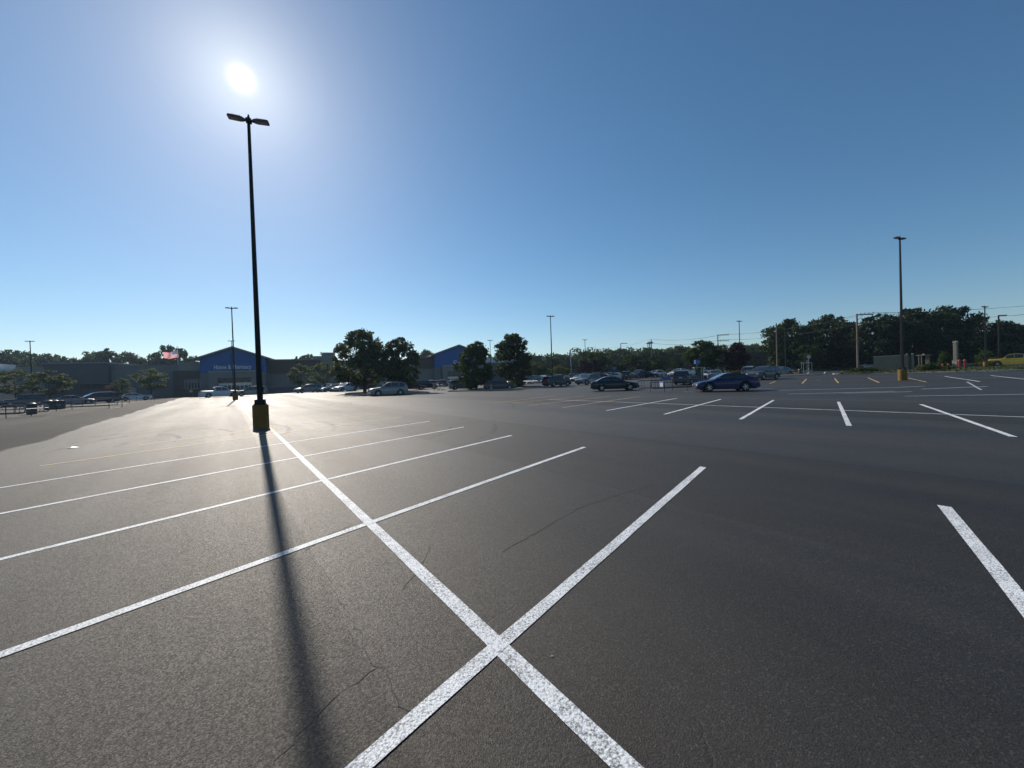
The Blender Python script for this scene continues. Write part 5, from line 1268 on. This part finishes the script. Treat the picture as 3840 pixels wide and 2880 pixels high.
sign(3034.5, 1331, 1402, 59, 'stop sign seen from behind beyond the kerb island', .62, .62, 'oct', 'sign_back')
sign(3028, 1351, 1400, 68, 'small pale sign left of the stop sign', .28, .2, face='sign_back')
sign(3007, 1357, 1396, 74, 'small square sign above the lone trash can', .3, .45, face='sign_back')
r_, o_, H_ = sign(2615, 1349, 1400, 66, 'tall blue and white sign on a post behind the large dark minivan', 1.0, .8, face='sign_blue')
b = MB(); b.box(-.5, -.22, -.036, -.031, H_-.68, H_-.06); b.build('white_panel', 'sign_white', r_)
r_, o_, H_ = sign(2497, 1415, 1452, 37, 'blue arrow-shaped sign on a post of the cart corral', .9, .2, face='sign_blue')
sign(2304, 1376, 1398, 96, 'small blue sign above the far parked cars', 1.1, .6, face='sign_blue')
sign(103, 1446, 1480, 82, 'small blue sign between the two left young trees', .7, .6, face='sign_blue')
sign(502, 1456, 1488, 84, 'pale square board below the young tree left of the brown wing', 1.2, 1.2, face='sign_back')
# table-like frame
for (x0, x1, yt, Y, lb) in ((3014, 3045, 1361, 75, 'pale metal frame like a goal beside the stop sign'),):
    a, c = at(x0, Y), at(x1, Y); h = P(x0, yt, Y).z - a.z; root = empty('metal_frame', a); tag(root, lb, 'frame'); d_ = c - a
    for q in (Vector(), d_): b = MB(); b.tube([q, q + Vector((0, 0, h))], .05, 6); b.build('post', 'pale_steel', root)
    b = MB(); b.tube([Vector((0, 0, h)), d_ + Vector((0, 0, h))], .05, 6); b.tube([Vector((0, 0, h*.2)), d_ + Vector((0, 0, h*.2))], .05, 6); b.build('bar', 'pale_steel', root)
# covered corral beside the large minivan
a = at(2622, 55); root = empty('cart_shelter', a, R(-20)); tag(root, 'pale tubular shelter frame with green bins behind the large dark minivan', 'shelter'); h = P(2622, 1379, 55).z - a.z
for x in (-.55, .55):
    for y in (0, 2.2): b = MB(); b.tube([(x, y, 0), (x, y, h)], .04, 6); b.build('post', 'pale_steel', root)
b = MB(); b.box(-.62, .62, -.1, 2.3, h+.002, h+.09, bev=.02); b.build('roof', 'concrete_kerb', root)
b = MB(); b.box(-.9, .9, 2.6, 4.2, .1, 1.6, bev=.06); b.box(-.95, .95, 2.55, 4.25, 1.61, 1.7, bev=.02); gb = b.build('green_dumpster', 'green_box'); gb.matrix_world = Matrix.Translation(a) @ Matrix.Rotation(R(-20), 4, 'Z')
tag(gb, 'dark green dumpster behind the pale shelter frame', 'dumpster')
# shopping carts
def cart_proto():
    root = empty('shopping_cart', (0, 0, -60)); b = MB(); Lc, w0, w1 = .85, .50, .36
    def rect(z, s): return [(-Lc/2, -w0/2*s, z), (Lc/2, -w1/2*s, z), (Lc/2, w1/2*s, z), (-Lc/2, w0/2*s, z), (-Lc/2, -w0/2*s, z)]
    for z, s in ((.52, .85), (.66, .92), (.80, .96), (.94, 1.0)): b.tube(rect(z, s), .008, 4)
    for k in range(9):
        t = k/8; x = -Lc/2 + Lc*t; w = (w0 + (w1-w0)*t)/2
        for s in (-1, 1): b.tube([(x, s*w*.85, .52), (x, s*w, .94)], .006, 4)
        b.tube([(x, -w*.85, .52), (x, w*.85, .52)], .006, 4)
    b.build('basket', 'pale_steel', root)
    b = MB()
    for s in (-1, 1): b.tube([(-Lc/2-.08, s*.25, 1.0), (-Lc/2, s*.23, .5), (-Lc/2+.1, s*.23, .14), (Lc/2, s*.17, .14)], .014, 5)
    b.build('frame', 'pale_steel', root); b = MB(); b.tube([(-Lc/2-.09, -.26, 1.0), (-Lc/2-.09, .26, 1.0)], .02, 6); b.build('handle', 'sign_blue', root)
    for x, y in ((-Lc/2+.1, -.23), (-Lc/2+.1, .23), (Lc/2-.03, -.17), (Lc/2-.03, .17)):
        b = MB(); b.lathe([(.05, -.015), (.06, 0), (.05, .015)], 10, c=(x, y, .06), axis='y'); b.build('caster', 'black_plastic', root)
    return root
cp = cart_proto(); bpy.context.view_layer.update(); index_kids()
def cart(p, rz, label, group):
    c = copy_tree(cp); c.location = p; c.rotation_euler = (0, 0, rz); tag(c, label, 'shopping cart', group); return c
ords = ['first', 'second', 'third', 'fourth', 'fifth', 'sixth', 'seventh', 'eighth', 'ninth', 'tenth']
a, c = at(1972, 70), at(2026, 66)
for k in range(10):
    q = a.lerp(c, k/9); q.z = gz(q.x, q.y); cart(q, math.atan2((c-a).y, (c-a).x), '%s cart from the left in the nested row left of the person' % ords[k], 'nested shopping carts')
for k, (px, Y) in enumerate(((1636, 67), (1651, 67), (1664, 66))): cart(at(px, Y), .4 + k*.3, '%s of three loose carts between the black SUV and the grey SUV' % ('left', 'middle', 'right')[k] if False else ('left', 'middle', 'right')[k] + ' one of three loose carts between the black SUV and the grey SUV', 'loose shopping carts')
for o in KIDS[cp]: bpy.data.objects.remove(o)
bpy.data.objects.remove(cp)

# ------------------------------------------------------------------ people
def person(px, Y, h, face_az, label, shirt, trousers, reach=True):
    p = at(px, Y); root = empty('person', p, R(-face_az)); tag(root, label, 'person'); s = h/1.75
    J = {'pelvis': (0, 0, .95), 'chest': (0, .02, 1.28), 'neck': (0, .03, 1.48), 'head0': (0, .05, 1.56), 'head1': (0, .055, 1.66), 'head2': (0, .05, 1.72),
         'hl': (-.10, 0, .90), 'kl': (-.12, .03, .50), 'al': (-.12, -.02, .09), 'tl': (-.13, .14, .04), 'hr': (.10, 0, .90), 'kr': (.12, .05, .50), 'ar': (.13, .02, .09), 'tr': (.14, .17, .04),
         'sl': (-.19, .02, 1.42), 'el': (-.25, .02, 1.14), 'wl': (-.22, .22, .98), 'sr': (.19, .02, 1.42), 'er': (.24, .10, 1.16), 'wr': (.16, .33, 1.10)}
    Ed = [('pelvis','chest'),('chest','neck'),('neck','head0'),('head0','head1'),('head1','head2'),('pelvis','hl'),('hl','kl'),('kl','al'),('al','tl'),('pelvis','hr'),('hr','kr'),('kr','ar'),('ar','tr'),
          ('neck','sl'),('sl','el'),('el','wl'),('neck','sr'),('sr','er'),('er','wr')]
    Rd = {'pelvis': .15, 'chest': .16, 'neck': .065, 'head0': .075, 'head1': .10, 'head2': .07, 'hl': .10, 'hr': .10, 'kl': .062, 'kr': .062, 'al': .042, 'ar': .042, 'tl': .04, 'tr': .04, 'sl': .065, 'sr': .065, 'el': .045, 'er': .045, 'wl': .03, 'wr': .03}
    for sd_, w in (('l', 'wl'), ('r', 'wr')):
        x, y, z = J[w]; sg = -1 if sd_ == 'l' else 1
        J['pm'+sd_] = (x, y+.07, z-.01); Rd['pm'+sd_] = .033; Ed.append((w, 'pm'+sd_))
        for k in range(4):
            J['f%s%d' % (sd_, k)] = (x + (k-1.5)*.02, y+.13 - abs(k-1.3)*.008, z-.02); J['g%s%d' % (sd_, k)] = (x + (k-1.5)*.02, y+.16 - abs(k-1.3)*.01, z-.05)
            Rd['f%s%d' % (sd_, k)] = .0095; Rd['g%s%d' % (sd_, k)] = .0085; Ed += [('pm'+sd_, 'f%s%d' % (sd_, k)), ('f%s%d' % (sd_, k), 'g%s%d' % (sd_, k))]
        J['th'+sd_] = (x - sg*.05, y+.08, z-.015); Rd['th'+sd_] = .011; Ed.append((w, 'th'+sd_))
    names = list(J); ix = {n: i for i, n in enumerate(names)}
    def skin(sub_names, mat, grow, nm, par, extra=None):
        me = bpy.data.meshes.new(nm); use = [n for n in names if n in sub_names]; im = {n: i for i, n in enumerate(use)}
        me.from_pydata([tuple(v*s for v in J[n]) for n in use], [(im[a], im[b]) for a, b in Ed if a in im and b in im], [])
        o = bpy.data.objects.new(nm, me); COL.objects.link(o); md = o.modifiers.new('skin', 'SKIN')
        for i, n in enumerate(use):
            r_ = (Rd[n] + grow) * s; me.skin_vertices[0].data[i].radius = (r_, r_)
        me.skin_vertices[0].data[0].use_root = True
        sb = o.modifiers.new('sub', 'SUBSURF'); sb.levels = 1; sb.render_levels = 1
        bpy.context.view_layer.update()
        em = bpy.data.meshes.new_from_object(o.evaluated_get(bpy.context.evaluated_depsgraph_get())); em.materials.clear(); em.materials.append(MAT[mat]); em.polygons.foreach_set('use_smooth', [True]*len(em.polygons))
        bpy.data.objects.remove(o); o = bpy.data.objects.new(nm, em); COL.objects.link(o); o.parent = par; return o
    skin(set(names), 'skin', 0, 'body', root)
    skin({'pelvis', 'chest', 'sl', 'el', 'sr', 'er', 'neck'} , shirt, .018, 'shirt', root)
    skin({'pelvis', 'hl', 'kl', 'al', 'hr', 'kr', 'ar'}, trousers, .016, 'trousers', root)
    b = MB()
    for q in ('al', 'ar'): x, y, z = J[q]; b.box((x-.055)*s, (x+.055)*s, (y-.10)*s, (y+.19)*s, 0, .10*s, bev=.035*s)
    b.build('shoes', 'black_plastic', root)
    b = MB(); x, y, z = J['head1']; b.lathe([(.103*s, (z-.02)*s), (.112*s, (z+.03)*s), (.095*s, (z+.08)*s), (.05*s, (z+.115)*s), (.005, (z+.12)*s)], 14, c=(x*s, (y-.018)*s, 0)); b.build('hair', 'black_plastic', root)
    b = MB(); b.box(-.012*s, .012*s, (y+.085)*s, (y+.125)*s, (z-.045)*s, (z+.0)*s, bev=.008); b.build('nose', 'skin', root)
    return root
person(2041, 62.5, 1.72, 80, 'person in a white top and dark trousers standing behind the open tailgate', 'cloth_white', 'cloth_dark')
person(717, 84, 1.75, -20, 'person in a lime hi-vis top walking before the brown windowed wing', 'cloth_lime', 'cloth_dark')
# ------------------------------------------------------------------ thin morning haze in the air over the lot and the woods
hb = MB(); hb.box(-700, 700, -60, 700, -3, 48); hz = hb.build('haze', 'wire')
m = bpy.data.materials.new('haze_air'); m.use_nodes = True; m.node_tree.nodes.clear()
ho = m.node_tree.nodes.new('ShaderNodeOutputMaterial'); pv = m.node_tree.nodes.new('ShaderNodeVolumePrincipled')
pv.inputs['Color'].default_value = (.55, .76, 1.0, 1); pv.inputs['Density'].default_value = .00021; pv.inputs['Anisotropy'].default_value = .35
m.node_tree.links.new(pv.outputs[0], ho.inputs['Volume']); hz.data.materials.clear(); hz.data.materials.append(m)
tag(hz, 'thin pale morning haze in the air over the lot', 'haze', kind='stuff')
print('objects', len(bpy.data.objects))
